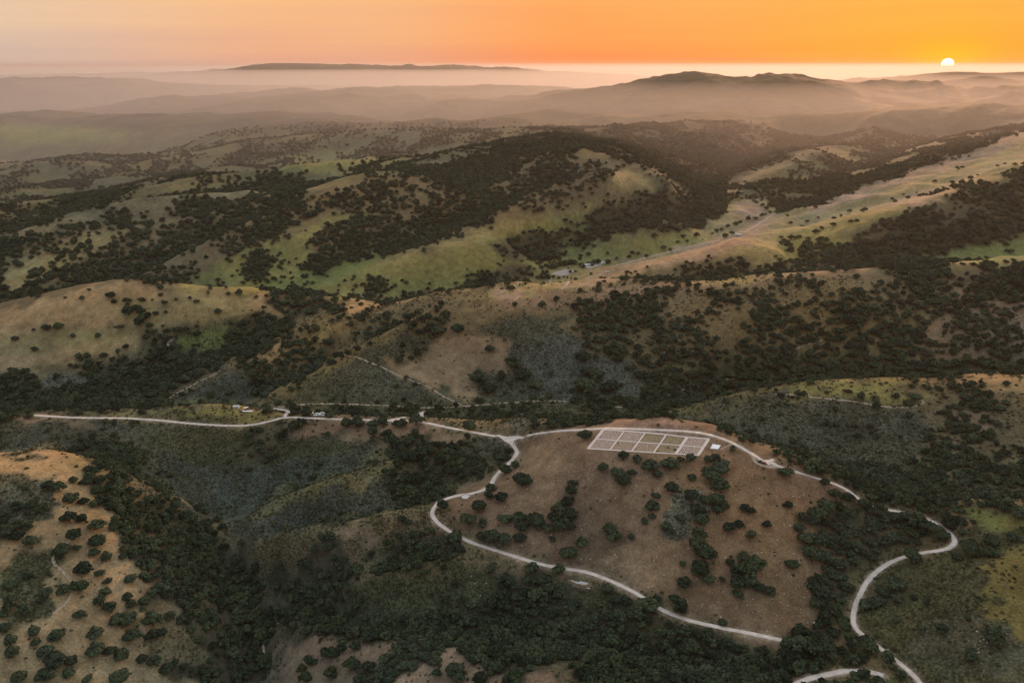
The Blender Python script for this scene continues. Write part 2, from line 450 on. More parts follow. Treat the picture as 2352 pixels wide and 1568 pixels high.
def hit(px, py):
    """first point of the ground seen along the line of sight of a survey mark"""
    dx, dy, dz = ray(px, py)
    th = math.atan2(dx, dy)
    fi = (th - TH_IN[0]) / DTH
    i0 = int(np.clip(math.floor(fi), 0, len(TH_IN) - 2)); a = min(max(fi - i0, 0), 1)
    z = GZ[i0] * (1 - a) + GZ[i0 + 1] * a
    r = np.exp(LR_IN)
    d = z - (CAM_Z + dz / math.hypot(dx, dy) * r)
    k = np.argmax(d > 0)
    if d[k] <= 0: k = len(r) - 1
    if k == 0: rr = r[0]
    else:
        t = d[k - 1] / (d[k - 1] - d[k]); rr = r[k - 1] * (1 - t) + r[k] * t
    X, Y = rr * math.sin(th), rr * math.cos(th)
    return np.array([X, Y, float(ground_z(X, Y))])

def smooth_line(P, step=1.5, it=2):
    """round off and resample a polyline in plan"""
    P = np.array(P)[:, :2]
    for _ in range(it):
        Q = [P[0]]
        for a, b in zip(P[:-1], P[1:]):
            Q += [a * .75 + b * .25, a * .25 + b * .75]
        P = np.array(Q + [P[-1]])
    s = np.concatenate([[0], np.cumsum(np.hypot(*np.diff(P, axis=0).T))])
    n = max(3, int(s[-1] / step))
    t = np.linspace(0, s[-1], n)
    return np.stack([np.interp(t, s, P[:, 0]), np.interp(t, s, P[:, 1])], 1)

def mavg(v, w):
    w = min(w, len(v) // 2)
    if w < 2: return v
    k = np.ones(2 * w + 1) / (2 * w + 1)
    return np.convolve(np.pad(v, w, mode='edge'), k, 'valid')

ROADS = [  # gravel roads: name, half width, marks
 ('gravel_road', 1.85, [(60,953),(130,957),(200,960),(330,961),(420,971),(500,977),(570,978),(620,968),(655,957),(700,959),(770,962),(840,964),(905,966),(960,967),(1000,975),(1045,985),(1100,995),(1150,1003)]),
 ('gravel_road', 1.95, [(1150,1003),(1190,1004),(1225,997),(1290,988),(1350,984),(1430,984),(1530,988),(1620,994),(1680,1015),(1740,1050),(1765,1063),(1830,1085),(1925,1113),(1950,1127),(1975,1148),(2000,1162),(2050,1172),(2100,1180),(2140,1195),(2180,1218),(2196,1240),(2185,1255),(2160,1262),(2110,1271),(2060,1283),(2020,1305),(1990,1335),(1970,1375),(1958,1415),(1962,1440),(1985,1462),(2015,1483),(2040,1503),(2065,1522),(2095,1545),(2115,1568),(2130,1600)]),
 ('gravel_road', 1.9, [(1150,1003),(1168,1015),(1187,1030),(1188,1042),(1162,1070),(1137,1095),(1125,1118),(1090,1132),(1045,1140),(1010,1152),(992,1170),(994,1190),(1015,1210),(1045,1228),(1080,1245),(1130,1260),(1200,1283),(1250,1298),(1300,1306),(1350,1312),(1390,1328),(1430,1345),(1470,1366),(1500,1390),(1540,1410),(1600,1430),(1680,1445),(1780,1466),(1830,1478),(1885,1492)]),
 ('gravel_spur', 1.9, [(655,957),(668,947),(650,939),(607,937),(562,936)]),
 ('gravel_spur', 2.0, [(893,966),(930,958),(960,951),(976,945)]),
 ('gravel_spur', 2.4, [(970,969),(966,960),(958,953)]),
 ('gravel_spur', 2.2, [(1810,1580),(1850,1560),(1885,1551),(1940,1540),(1990,1540),(2030,1550)]),
 ('gravel_spur', 2.6, [(1168,1014),(1180,1008),(1195,1003)]),
 ('gravel_spur', 1.8, [(1752,1062),(1772,1058),(1776,1054)]),
]
TRACKS = [  # dirt tracks: half width, marks
 (1.1, [(185,1215),(165,1240),(130,1258),(118,1280),(130,1300),(155,1322),(168,1345),(160,1375),(140,1395),(120,1410)]),
 (1.3, [(340,935),(370,922),(430,890),(500,855)]),
 (1.2, [(605,932),(700,926),(800,928),(930,935),(1000,937),(1120,928),(1240,920),(1330,922),(1430,936)]),
 (1.0, [(790,817),(850,835),(900,850),(1000,897),(1060,930)]),
 (1.5, [(400,772),(384,785),(388,798),(410,804)]),
 (1.4, [(1780,905),(1850,911),(1950,920),(2030,935),(2100,934),(2125,926),(2118,916),(2106,918)]),
 (1.1, [(1690,868),(1600,880),(1500,918)]),
 (1.1, [(1895,778),(1830,798),(1808,815)]),
 (3.0, [(1790,487),(1740,515),(1700,535),(1600,560),(1500,590),(1440,603),(1400,612)]),
 (2.2, [(1140,676),(1200,655),(1262,640),(1272,631)]),
 (2.2, [(1380,628),(1340,640),(1305,654),(1290,664)]),
 (.9, [(655,1420),(620,1440),(603,1470),(607,1500),(600,1535)]),
 (0.8, [(1392,985),(1360,986),(1320,987)]),
 (0.7, [(1690,1018),(1668,1024),(1655,1033)]),
 (1.6, [(1728,1046),(1735,1062),(1752,1072),(1775,1075),(1790,1072)]),
]
# level the planted grid, then cut benches for the roads
PLOT = [hit(1385.6, 988.5), hit(1628, 1006), hit(1603, 1048), hit(1351, 1028)]
pc = np.mean(PLOT, 0)
Am = np.array([[p[0] - pc[0], p[1] - pc[1], 1] for p in PLOT]); coef = np.linalg.lstsq(Am, np.array([p[2] for p in PLOT]), rcond=None)[0]
ux = (PLOT[1] - PLOT[0])[:2]; ux /= np.hypot(*ux); uy = np.array([-ux[1], ux[0]])
lx = (GX - pc[0]) * ux[0] + (GY - pc[1]) * ux[1]; ly = (GX - pc[0]) * uy[0] + (GY - pc[1]) * uy[1]
Lx = np.array([(p[:2] - pc[:2]) @ ux for p in PLOT]); Ly = np.array([(p[:2] - pc[:2]) @ uy for p in PLOT])
dout = np.maximum(np.maximum(Lx.min() - lx, lx - Lx.max()), np.maximum(Ly.min() - ly, ly - Ly.max()))
w = 1 - sstep(1.5, 9, dout)
GZ = GZ * (1 - w) + w * (coef[0] * (GX - pc[0]) + coef[1] * (GY - pc[1]) + coef[2])

def bench(line, zl, half, soft):
    best = {}
    for (x, y), z in zip(line, zl):
        th = math.atan2(x, y); r = math.hypot(x, y); reach = half + soft
        i = (th - TH_IN[0]) / DTH; j = (math.log(r) - LR_IN[0]) / DLR
        di = reach / r / DTH + 1; dj = reach / r / DLR + 1
        i0, i1 = max(0, int(i - di)), min(len(TH_IN), int(i + di) + 2); j0, j1 = max(0, int(j - dj)), min(len(LR_IN), int(j + dj) + 2)
        if i0 >= i1 or j0 >= j1: continue
        d = np.hypot(GX[i0:i1, j0:j1] - x, GY[i0:i1, j0:j1] - y)
        S = BD[i0:i1, j0:j1]; m = d < S
        S[m] = d[m]; BZ[i0:i1, j0:j1][m] = z
ROADL = []
for name, half, marks in ROADS:
    L = smooth_line([hit(*m) for m in marks], 1.5)
    ROADL.append([name, half, L])
TRACKL = []
for half, marks in TRACKS:
    L = smooth_line([hit(*m) for m in marks], 2.0)
    TRACKL.append([half, L])
RD = np.full(GZ.shape, 1e9)
for group, soft, win in ((TRACKL, 3.0, 5), (ROADL, 5.0, 9)):
    for item in group:
        half, L = item[-2], item[-1]
        BD = np.full(GZ.shape, 1e9); BZ = np.zeros(GZ.shape)
        zl = mavg(ground_z(L[:, 0], L[:, 1]), win)
        bench(L, zl, half, soft)
        w = 1 - sstep(half + 1.2, half + soft, BD)
        if group is ROADL: RD = np.minimum(RD, BD - half)
        GZ = GZ * (1 - w) + BZ * w
print('roads cut', time.time() - T0)

# ------------------------------------------------------------------ land cover
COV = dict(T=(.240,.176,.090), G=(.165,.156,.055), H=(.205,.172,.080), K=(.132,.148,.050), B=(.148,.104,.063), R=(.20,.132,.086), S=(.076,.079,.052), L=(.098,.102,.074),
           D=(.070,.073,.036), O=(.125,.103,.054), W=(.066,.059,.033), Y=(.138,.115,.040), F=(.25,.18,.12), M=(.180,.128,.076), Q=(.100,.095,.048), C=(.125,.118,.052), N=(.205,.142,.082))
# (cover, tree density, scrub density, outline marks)
AREAS = [
 ('W',.35,.2,[(-400,-50),(2800,-50),(2800,300),(-400,300)]),
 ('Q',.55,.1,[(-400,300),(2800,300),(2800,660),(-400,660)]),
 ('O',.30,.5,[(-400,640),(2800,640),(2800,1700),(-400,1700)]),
 # far left
 ('Q',.60,.1,[(-400,520),(-400,380),(210,354),(545,334),(850,299),(1060,297),(1176,320),(1020,374),(875,409),(665,427),(460,444),(215,489)]),
 ('G',.25,.1,[(640,352),(800,342),(910,372),(780,402),(650,400)]),
 ('K',.15,.1,[(0,285),(150,290),(300,300),(280,330),(0,330)]),
 ('O',.72,.2,[(-400,700),(-400,560),(0,520),(200,490),(330,465),(460,444),(665,427),(875,409),(1020,374),(1180,335),(1400,330),(1500,400),(1400,400),(1150,440),(960,432),(850,476),(740,505),(650,548),(560,575),(440,640),(390,665),(300,645),(150,670)]),
 ('O',.88,.2,[(500,540),(560,450),(700,430),(900,410),(1020,378),(1180,340),(1400,335),(1480,400),(1300,410),(1000,430),(850,470),(740,500),(620,540)]),
 ('H',.42,.1,[(0,600),(250,520),(330,510),(250,570),(100,640),(0,690)]),
 ('H',.1,.1,[(370,434),(480,419),(575,409),(580,414),(480,426),(390,440)]),
 ('H',.1,.1,[(0,541),(100,521),(215,491),(225,496),(110,527),(0,549)]),
 ('H',.15,.1,[(460,446),(605,439),(700,428),(800,416),(810,422),(700,437),(600,446),(470,452)]),
 ('W',.85,.2,[(1180,335),(1400,330),(1500,400),(1640,470),(1700,450),(1660,430),(1870,345),(2352,300),(2700,240),(2352,240),(1900,260),(1250,260)]),
 ('W',.80,.2,[(1700,460),(1760,470),(1870,440),(2000,400),(2200,330),(2352,290),(2352,300),(2100,395),(1850,465)]),
 ('T',.05,.1,[(1662,438),(1730,394),(1872,343),(1884,349),(1740,408),(1695,440),(1680,455)]),
 ('H',.012,.1,[(1640,570),(1700,550),(1780,490),(2000,430),(2240,350),(2352,300),(2700,230),(2700,330),(2352,380),(2200,430),(2000,500),(1880,560),(1780,610),(1640,615)]),
 ('F',.02,.0,[(1850,475),(2000,425),(2240,345),(2400,290),(2400,310),(2200,385),(2000,445),(1870,492)]),
 ('F',.02,.0,[(1940,505),(2100,445),(2230,405),(2250,412),(2120,465),(1960,520)]),
 ('G',.04,.1,[(1790,540),(1980,490),(2100,465),(2060,490),(1900,540),(1780,575)]),
 ('W',.95,.2,[(1880,572),(2000,520),(2120,478),(2240,432),(2352,396),(2700,330),(2700,520),(2352,540),(2200,570),(2050,605),(1950,612),(1880,600)]),
 ('K',.02,.0,[(2060,607),(2200,577),(2352,545),(2700,500),(2700,600),(2352,608),(2130,606)]),
 ('G',.5,.2,[(1780,560),(1870,540),(1960,545),(1900,600),(1780,605)]),
 # farm valley
 ('H',.008,.1,[(1020,700),(1150,668),(1250,630),(1400,590),(1560,545),(1640,500),(1690,455),(1760,455),(1800,490),(1740,540),(1640,600),(1420,640),(1300,668),(1180,695)]),
 ('F',.0,.0,[(1410,605),(1540,570),(1700,530),(1770,490),(1790,495),(1730,550),(1640,590),(1500,612),(1400,640),(1300,660),(1320,645)]),
 ('F',.0,.0,[(1690,462),(1750,458),(1770,482),(1720,508),(1690,490)]),
 ('F',.0,.0,[(1150,668),(1210,660),(1215,685),(1160,690)]),
 ('G',.03,.0,[(1200,640),(1400,560),(1550,530),(1640,545),(1500,592),(1250,625)]),
 ('O',.5,.3,[(1450,632),(1560,600),(1700,585),(1760,630),(1620,642)]),
 # green hills
 ('G',.05,.1,[(395,665),(440,640),(560,575),(650,548),(740,505),(850,478),(860,490),(760,520),(700,600),(690,640),(700,672)]),
 ('O',.85,.2,[(700,580),(745,520),(860,480),(960,445),(1150,440),(1400,395),(1510,420),(1440,455),(1300,478),(1200,500),(1100,522),(900,572),(740,606)]),
 ('K',.03,.0,[(590,668),(640,640),(800,602),(900,578),(890,590),(800,640),(700,672)]),
 ('W',.75,.1,[(560,590),(600,570),(625,600),(610,630),(580,640)]),
 ('G',.03,.1,[(680,675),(770,650),(850,612),(920,590),(990,570),(1130,520),(1300,478),(1420,455),(1440,470),(1350,510),(1300,560),(1400,550),(1500,530),(1450,570),(1250,625),(1180,655),(1050,662),(900,685)]),
 ('H',.02,.1,[(850,614),(920,592),(990,572),(1130,522),(1300,480),(1420,457),(1425,464),(1300,490),(1130,536),(1060,562),(990,580),(900,605)]),
 ('W',.75,.1,[(1110,565),(1200,535),(1300,535),(1290,585),(1200,600),(1140,592)]),
 ('W',.92,.1,[(1330,497),(1400,470),(1520,440),(1620,470),(1660,490),(1600,525),(1450,528),(1370,548)]),
 ('W',.9,.1,[(832,628),(870,640),(888,672),(856,670)]),
 ('W',.5,.1,[(1180,600),(1230,625),(1150,662),(1030,662)]),
 ('H',.05,.1,[(1380,430),(1440,385),(1470,395),(1500,430),(1420,440)]),
 # left front
 ('T',.02,.1,[(-400,800),(-200,740),(0,715),(100,690),(200,660),(300,648),(360,652),(380,680),(330,700),(270,740),(250,760),(340,775),(320,800),(0,860),(-400,900)]),
 ('H',.02,.1,[(0,770),(200,750),(330,775),(240,790),(0,812)]),
 ('H',.16,.2,[(240,690),(450,672),(620,690),(700,705),(560,722),(420,745),(300,750)]),
 ('T',.03,.0,[(570,676),(650,690),(675,722),(570,716)]),
 ('T',.03,.0,[(700,700),(780,694),(870,690),(960,690),(800,720)]),
 ('W',.85,.2,[(600,684),(700,668),(790,700),(785,722),(680,728)]),
 ('W',.85,.4,[(-400,900),(0,868),(200,862),(330,805),(420,745),(560,722),(680,730),(640,792),(480,852),(400,892),(330,945),(-400,965)]),
 ('L',.08,.8,[(80,862),(205,850),(210,892),(100,902)]),
 ('K',.08,.8,[(385,782),(500,742),(532,760),(480,800),(400,806)]),
 ('O',.62,.5,[(370,932),(560,850),(700,780),(830,728),(930,700),(945,748),(790,815),(610,918),(500,935)]),
 ('S',.06,1,[(360,930),(500,862),(560,852),(600,872),(585,922),(480,934)]),
 ('H',.05,.3,[(700,790),(800,740),(810,750),(720,800)]),
 ('T',.1,.3,[(570,825),(660,795),(670,805),(590,835)]),
 # middle triangle and the right wooded slope
 ('O',.76,.4,[(1200,702),(1300,690),(1500,668),(1700,658),(1850,638),(2000,626),(2130,605),(2352,610),(2700,605),(2700,850),(2352,852),(2200,858),(2000,866),(1700,895),(1540,945),(1440,945),(1450,870),(1340,830),(1310,730)]),
 ('W',.9,.3,[(1350,930),(1460,860),(1640,850),(1800,830),(2100,820),(2352,810),(2352,850),(2000,868),(1700,895),(1540,948),(1430,948)]),
 ('M',.55,.3,[(2150,660),(2352,690),(2700,700),(2700,840),(2352,840),(2120,830)]),
 ('M',.10,.2,[(1090,702),(1300,668),(1500,652),(1700,645),(1850,625),(2000,615),(2000,627),(1850,640),(1700,660),(1500,670),(1400,690),(1200,706)]),
 ('G',.05,.2,[(1610,645),(1680,635),(1760,635),(1710,655),(1640,657)]),
 ('S',.04,1,[(600,925),(700,870),(790,815),(870,780),(930,750),(985,788),(880,832),(1045,932),(800,930)]),
 ('C',.03,.6,[(600,922),(700,868),(790,813),(870,778),(930,750),(935,758),(870,795),(790,832),(700,884),(625,922)]),
 ('S',.03,1,[(1110,742),(1300,720),(1325,790),(1300,865),(1200,885),(1120,862),(1168,800)]),
 ('L',.05,1,[(1215,805),(1300,765),(1360,830),(1462,850),(1440,930),(1235,922)]),
 ('S',.06,1,[(1100,860),(1230,870),(1240,920),(1120,925)]),
 ('N',.0,.04,[(865,832),(960,820),(1010,768),(1100,768),(1168,798),(1165,848),(1100,862),(1110,915),(1060,932),(1000,892)]),
 ('O',.5,.3,[(930,750),(1060,692),(1160,690),(1200,702),(1130,742),(1010,775)]),
 ('D',.25,.8,[(600,935),(800,932),(1050,940),(1130,930),(1420,938),(1520,950),(1300,955),(1150,965),(960,950),(700,950)]),
 ('L',.0,1,[(1140,966),(1200,945),(1290,940),(1250,965),(1180,985)]),
 # sage hill
 ('S',.04,1,[(1540,948),(1700,905),(1850,882),(1930,900),(2130,940),(2140,1000),(2100,1060),(2170,1120),(2050,1095),(1900,1045),(1780,1030),(1640,980),(1560,960)]),
 ('G',.12,.4,[(1770,900),(1850,880),(2050,871),(2125,925),(2030,930),(1900,912)]),
 ('C',.0,.6,[(1535,947),(1700,903),(1850,878),(1850,888),(1700,920),(1560,960)]),
 ('O',.52,.5,[(2130,905),(2200,882),(2352,872),(2700,860),(2700,1130),(2352,1145),(2170,1145),(2110,1065),(2150,1000)]),
 ('T',.05,.1,[(2180,874),(2352,870),(2700,860),(2700,895),(2352,905),(2260,892)]),
 ('M',.25,.1,[(2150,940),(2240,930),(2280,970),(2200,1000)]),
 # ridge with the road
 ('D',.12,.7,[(-400,970),(0,950),(130,950),(200,955),(-400,985)]),
 ('S',.03,1,[(-400,985),(0,970),(130,962),(420,975),(570,980),(650,962),(665,1000),(880,1000),(880,1052),(640,1142),(530,1205),(470,1195),(330,1112),(200,1052),(0,1042),(-400,1050)]),
 ('D',.03,1,[(330,985),(560,985),(660,1010),(880,1000),(800,1030),(600,1080),(400,1060)]),
 ('M',.02,.1,[(40,955),(130,952),(240,964),(130,968),(40,970)]),
 ('G',.02,.4,[(190,957),(330,945),(470,927),(560,932),(645,955),(600,974),(420,968),(330,958)]),
 ('D',.02,1,[(280,957),(400,945),(520,950),(560,968),(420,966)]),
 ('M',.03,.1,[(655,985),(720,968),(900,970),(1000,975),(1060,1000),(960,1015),(880,990),(760,1000),(672,1006)]),
 ('W',.75,.3,[(560,985),(650,985),(645,1030),(585,1072),(560,1020)]),
 ('W',.65,.4,[(140,985),(260,1000),(335,1065),(260,1090),(200,1045)]),
 # spurs between
 ('S',.02,1,[(525,1212),(640,1145),(760,1098),(890,1055),(870,1120),(885,1165),(700,1215),(560,1240)]),
 ('C',.02,.8,[(545,1203),(640,1145),(760,1098),(890,1052),(885,1080),(760,1122),(640,1170)]),
 ('W',.82,.4,[(870,1085),(960,1010),(1090,990),(1180,1035),(1100,1062),(1120,1092),(1000,1138),(885,1172),(860,1115)]),
 ('S',.15,1,[(1050,1018),(1140,1010),(1160,1040),(1060,1055)]),
 ('M',.08,.1,[(960,1000),(1060,990),(1100,1000),(1000,1012)]),
 ('D',.05,.9,[(1005,1135),(1060,1100),(1130,1085),(1112,1115),(1040,1138)]),
 ('O',.05,.9,[(560,1250),(700,1222),(850,1192),(990,1152),(990,1190),(1030,1220),(1000,1272),(870,1302),(800,1362),(720,1398),(620,1345)]),
 ('C',.0,.8,[(560,1250),(700,1220),(850,1190),(985,1152),(985,1165),(850,1208),(700,1240),(580,1265)]),
 ('M',.05,.2,[(750,1237),(850,1212),(880,1235),(780,1262)]),
 ('W',.82,.4,[(690,1295),(780,1245),(850,1285),(800,1345),(720,1390),(650,1345)]),
 ('W',.5,.4,[(880,1255),(1010,1232),(1060,1270),(990,1315),(900,1302)]),
 ('D',.08,1,[(785,1368),(860,1337),(960,1312),(1080,1300),(1110,1380),(1050,1425),(900,1428)]),
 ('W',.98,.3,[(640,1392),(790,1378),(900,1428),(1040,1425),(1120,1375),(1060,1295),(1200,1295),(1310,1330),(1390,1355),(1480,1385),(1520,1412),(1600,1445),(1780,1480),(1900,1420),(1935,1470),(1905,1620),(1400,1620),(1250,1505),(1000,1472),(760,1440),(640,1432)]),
 ('D',.3,.8,[(1300,1350),(1400,1362),(1400,1412),(1300,1422)]),
 ('D',.3,.8,[(1000,1370),(1090,1360),(1080,1410),(1000,1410)]),
 ('M',.02,.1,[(640,1455),(760,1455),(880,1480),(1000,1500),(1250,1520),(1260,1620),(630,1620)]),
 ('W',.85,.2,[(640,1425),(760,1438),(1000,1470),(1250,1505),(1300,1568),(1180,1540),(1000,1500),(880,1478),(740,1460),(650,1460)]),
 ('W',.6,.3,[(820,1568),(900,1520),(1000,1500),(960,1550),(900,1600)]),
 # left near hill
 ('T',.0,.05,[(-400,1060),(0,1040),(100,1028),(200,1050),(262,1083),(300,1110),(230,1200),(330,1330),(300,1420),(480,1620),(-400,1620)]),
 ('H',.0,.1,[(150,1055),(220,1060),(300,1105),(260,1130),(200,1090)]),
 ('S',.05,1,[(-200,1100),(0,1095),(120,1100),(95,1180),(0,1230),(-200,1240)]),
 ('D',.05,1,[(-100,1300),(0,1290),(110,1240),(150,1300),(130,1370),(60,1440),(0,1405)]),
 ('W',.99,.3,[(215,1075),(262,1083),(330,1120),(400,1160),(470,1203),(530,1255),(600,1340),(640,1390),(610,1440),(600,1620),(480,1620),(420,1560),(460,1500),(400,1430),(320,1385),(290,1270),(230,1200),(215,1120)]),
 ('H',.1,.3,[(375,1150),(420,1165),(440,1180),(390,1175)]),
 # brown hilltop
 ('W',.85,.3,[(1170,990),(1290,962),(1400,958),(1520,943),(1535,955),(1400,966),(1290,986),(1180,1004)]),
 ('B',.0,.03,[(1150,1012),(1290,986),(1400,966),(1520,955),(1640,975),(1690,1010),(1760,1050),(1870,1085),(1960,1130),(1950,1190),(1890,1170),(1930,1300),(1880,1420),(1800,1470),(1600,1430),(1470,1364),(1360,1314),(1200,1284),(1080,1244),(1030,1214),(995,1184),(1010,1155),(1130,1110),(1190,1050)]),
 ('R',.0,.0,[(1290,986),(1400,968),(1520,955),(1660,985),(1690,1008),(1620,998),(1400,985)]),
 ('M',.0,.0,[(1180,1060),(1260,1020),(1360,1035),(1300,1080),(1280,1180),(1220,1190),(1180,1130)]),
 ('M',.0,.0,[(1350,1300),(1450,1260),(1600,1280),(1560,1340),(1480,1350),(1400,1320)]),
 ('M',.0,.0,[(1780,1060),(1870,1050),(1850,1080)]),
 ('L',.1,.9,[(1520,1150),(1575,1128),(1610,1180),(1565,1218),(1520,1205)]),
 ('W',.88,.2,[(1560,960),(1680,983),(1770,1028),(1870,1040),(2000,1060),(2120,1100),(2175,1152),(2190,1195),(2060,1278),(1990,1325),(1940,1400),(1890,1425),(1895,1330),(1950,1280),(1940,1195),(1960,1155),(1990,1160),(1930,1105),(1840,1070),(1880,1050),(1790,1045),(1690,1005)]),
 ('W',.9,.2,[(1860,1170),(1930,1150),(1960,1200),(1925,1290),(1860,1250),(1840,1200)]),
 ('M',.1,.1,[(1900,1440),(1950,1450),(1940,1500),(1890,1480)]),
 # hill with the yellow slope
 ('D',.06,.8,[(2060,1286),(2160,1266),(2210,1240),(2190,1200),(2172,1160),(2352,1150),(2700,1150),(2700,1620),(2120,1620),(1970,1450),(1962,1400),(2000,1328)]),
 ('S',.1,.8,[(2090,1440),(2250,1400),(2300,1480),(2280,1568),(2120,1560)]),
 ('Y',.0,.35,[(2255,1285),(2352,1235),(2700,1200),(2700,1480),(2352,1470),(2290,1420),(2250,1350)]),
 ('K',.02,.2,[(2200,1167),(2290,1155),(2352,1162),(2700,1165),(2700,1230),(2352,1225),(2260,1215)]),
 ('Y',.0,.1,[(2270,1175),(2352,1180),(2352,1215),(2290,1205)]),
 ('S',.08,1,[(2270,1430),(2352,1480),(2500,1500),(2500,1620),(2300,1620),(2310,1490)]),
 ('T',.0,.0,[(2175,1170),(2215,1185),(2210,1205),(2180,1195)]),
 ('T',.05,.1,[(2020,1185),(2080,1195),(2060,1205)]),
]
RS = 0.5
RX0, RY0, RWD, RHT = -420, -60, 3160, 1700
rw, rh = int(RWD * RS), int(RHT * RS)
ras = np.zeros((rh, rw, 5), np.float32)
def inside(poly, xs, ys):
    m = np.zeros((len(ys), len(xs)), bool)
    for (x0, y0), (x1, y1) in zip(poly, poly[1:] + poly[:1]):
        if y0 == y1: continue
        c = ((y0 > ys) != (y1 > ys))
        xi = (x1 - x0) * (ys - y0) / (y1 - y0) + x0
        m ^= c[:, None] & (xs[None, :] < xi[:, None])
    return m
for cov, td, sd, poly in AREAS:
    a = np.array(poly); x0, y0 = a.min(0); x1, y1 = a.max(0)
    i0 = max(0, int((x0 - RX0) * RS)); i1 = min(rw, int((x1 - RX0) * RS) + 2)
    j0 = max(0, int((y0 - RY0) * RS)); j1 = min(rh, int((y1 - RY0) * RS) + 2)
    xs = (np.arange(i0, i1) + .5) / RS + RX0; ys = (np.arange(j0, j1) + .5) / RS + RY0
    m = inside(poly, xs, ys)
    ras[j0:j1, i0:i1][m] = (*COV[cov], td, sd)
def blur(a, k):
    for ax in (0, 1):
        p = np.pad(a, [(k, k) if i == ax else (0, 0) for i in range(3)], mode='edge').cumsum(ax)
        z = np.zeros_like(np.take(p, [0], ax)); p = np.concatenate([z, p], ax)
        a = (np.take(p, range(2 * k + 1, p.shape[ax]), ax) - np.take(p, range(0, p.shape[ax] - 2 * k - 1), ax)) / (2 * k + 1)
    return a
ras = blur(blur(ras.astype(np.float64), 2), 3)
# what can be seen along each bearing
elev = (GZ - CAM_Z) / R
runmax = np.maximum.accumulate(elev, 1)
VIS = (runmax - elev) * R < np.maximum(5.0, .007 * R)
def cover_at(X, Y, Z, vis):
    wob = 1.0 / np.maximum(np.hypot(X, Y), 200) * PF
    ox = (fbm(X / 22, Y / 22, 3, 61)) * 25 * wob; oy = (fbm(X / 22, Y / 22, 3, 67)) * 14 * wob
    big = sstep(1500, 4000, np.hypot(X, Y))
    ox += big * fbm(X / 160, Y / 160, 2, 71) * 22 * wob; oy += big * fbm(X / 160, Y / 160, 2, 73) * 8 * wob
    px, py = project(X, Y, Z)
    fx = (px + ox - RX0) * RS - .5; fy = (py + oy - RY0) * RS - .5
    c = np.stack([bil(ras[:, :, k], fy, fx) for k in range(5)], -1)
    # ground out of sight: mixed grass, scrub and oak woods
    t = sstep(-.25, .35, fbm(X / 180, Y / 180, 3, 77))[..., None]
    hid = np.array([*COV['H'], .25, .3]) * (1 - t) + np.array([*COV['W'], .75, .4]) * t
    v = np.clip(vis, 0, 1)[..., None]
    return c * v + hid * (1 - v)
VISF = VIS.astype(float)
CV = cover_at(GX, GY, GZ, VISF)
# clearings and thickets of their own inside each wood
far_m = sstep(900, 2500, R)
tdn = fbm(GX / 60, GY / 60, 3, 81) * (1 - far_m) + fbm(GX / 110, GY / 110, 4, 83) * far_m
# drier grass on the crests, greener in the folds as painted relief shading, and oaks gathered in the folds
def gblur(a, k): return blur(a[..., None], k)[..., 0]
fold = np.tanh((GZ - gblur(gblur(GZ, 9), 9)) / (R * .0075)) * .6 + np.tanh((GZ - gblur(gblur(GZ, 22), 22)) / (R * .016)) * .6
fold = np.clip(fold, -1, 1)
gr = sstep(1100, 1700, R)
CV[:, :, 3] = np.clip(CV[:, :, 3] - fold * (.12 + .30 * gr) * np.clip(CV[:, :, 3] * 4, 0, 1), 0, 1)
print('cover', time.time() - T0)

# ------------------------------------------------------------------ ground sheet
NT, NR = GZ.shape
CRES = CV[:, :, :3].copy()
# broad tints: drier and greener grass, relief shading painted as paler crests and darker folds
tint = fbm(GX / 45, GY / 45, 4, 91)[..., None]; tint2 = fbm(GX / 240, GY / 240, 3, 95)[..., None]
CRES *= 1 + .22 * tint + .12 * tint2
CRES[:, :, 0:1] *= 1 + .20 * tint2; CRES[:, :, 2:3] *= 1 - .28 * tint2
relief_shade = np.stack([1 + .16 * fold, 1 + .06 * fold, 1 + .02 * fold], -1)
CRES *= relief_shade
dust = (np.clip(1 - RD / 3.2, 0, 1) * (.45 + .8 * fbm(GX / 5, GY / 5, 3, 55)))[..., None]
dust = np.clip(dust, 0, .85)
CRES = CRES * (1 - dust) + dust * np.array([.34, .27, .20])
V = np.stack([GX, GY, GZ], -1)
SIDE = 44
ths = np.linspace(TH_IN[-1], TH_IN[0] + 2 * math.pi, SIDE + 2)[1:-1]
FX = R[0][None, :] * np.sin(ths)[:, None]; FY = R[0][None, :] * np.cos(ths)[:, None]
tt = np.linspace(0, 1, SIDE + 2)[1:-1][:, None]
edge = GZ[-1][None, :] * (1 - tt) + GZ[0][None, :] * tt
wm = np.minimum(sstep(0, .25, tt), sstep(0, .25, 1 - tt))
FZ = edge * (1 - wm) + wm * (210 + fbm(FX / 500, FY / 500, 4, 99) * 70 * (R[0][None, :] < 20000) - sstep(12000, 30000, R[0])[None, :] * 250)
FC = cover_at(FX, FY, FZ, np.zeros_like(FX))
step = 6
# sides and back use every sixth ring only
verts = [V.reshape(-1, 3)]
cols = [CRES.reshape(-1, 3)]
scr = [CV[:, :, 4].ravel()]
idx = np.arange(NT * NR).reshape(NT, NR)
faces4 = [np.stack([idx[:-1, :-1], idx[1:, :-1], idx[1:, 1:], idx[:-1, 1:]], -1).reshape(-1, 4)]
base = NT * NR
js = np.unique(np.append(np.arange(0, NR, step), NR - 1))
verts.append(np.stack([FX[:, js], FY[:, js], FZ[:, js]], -1).reshape(-1, 3))
cols.append(FC[:, js, :3].reshape(-1, 3)); scr.append(FC[:, js, 4].ravel())
sidx = base + np.arange(SIDE * len(js)).reshape(SIDE, len(js))
ring = np.concatenate([idx[-1:, js], sidx, idx[:1, js]], 0)
faces4.append(np.stack([ring[:-1, :-1], ring[1:, :-1], ring[1:, 1:], ring[:-1, 1:]], -1).reshape(-1, 4))
base += SIDE * len(js)
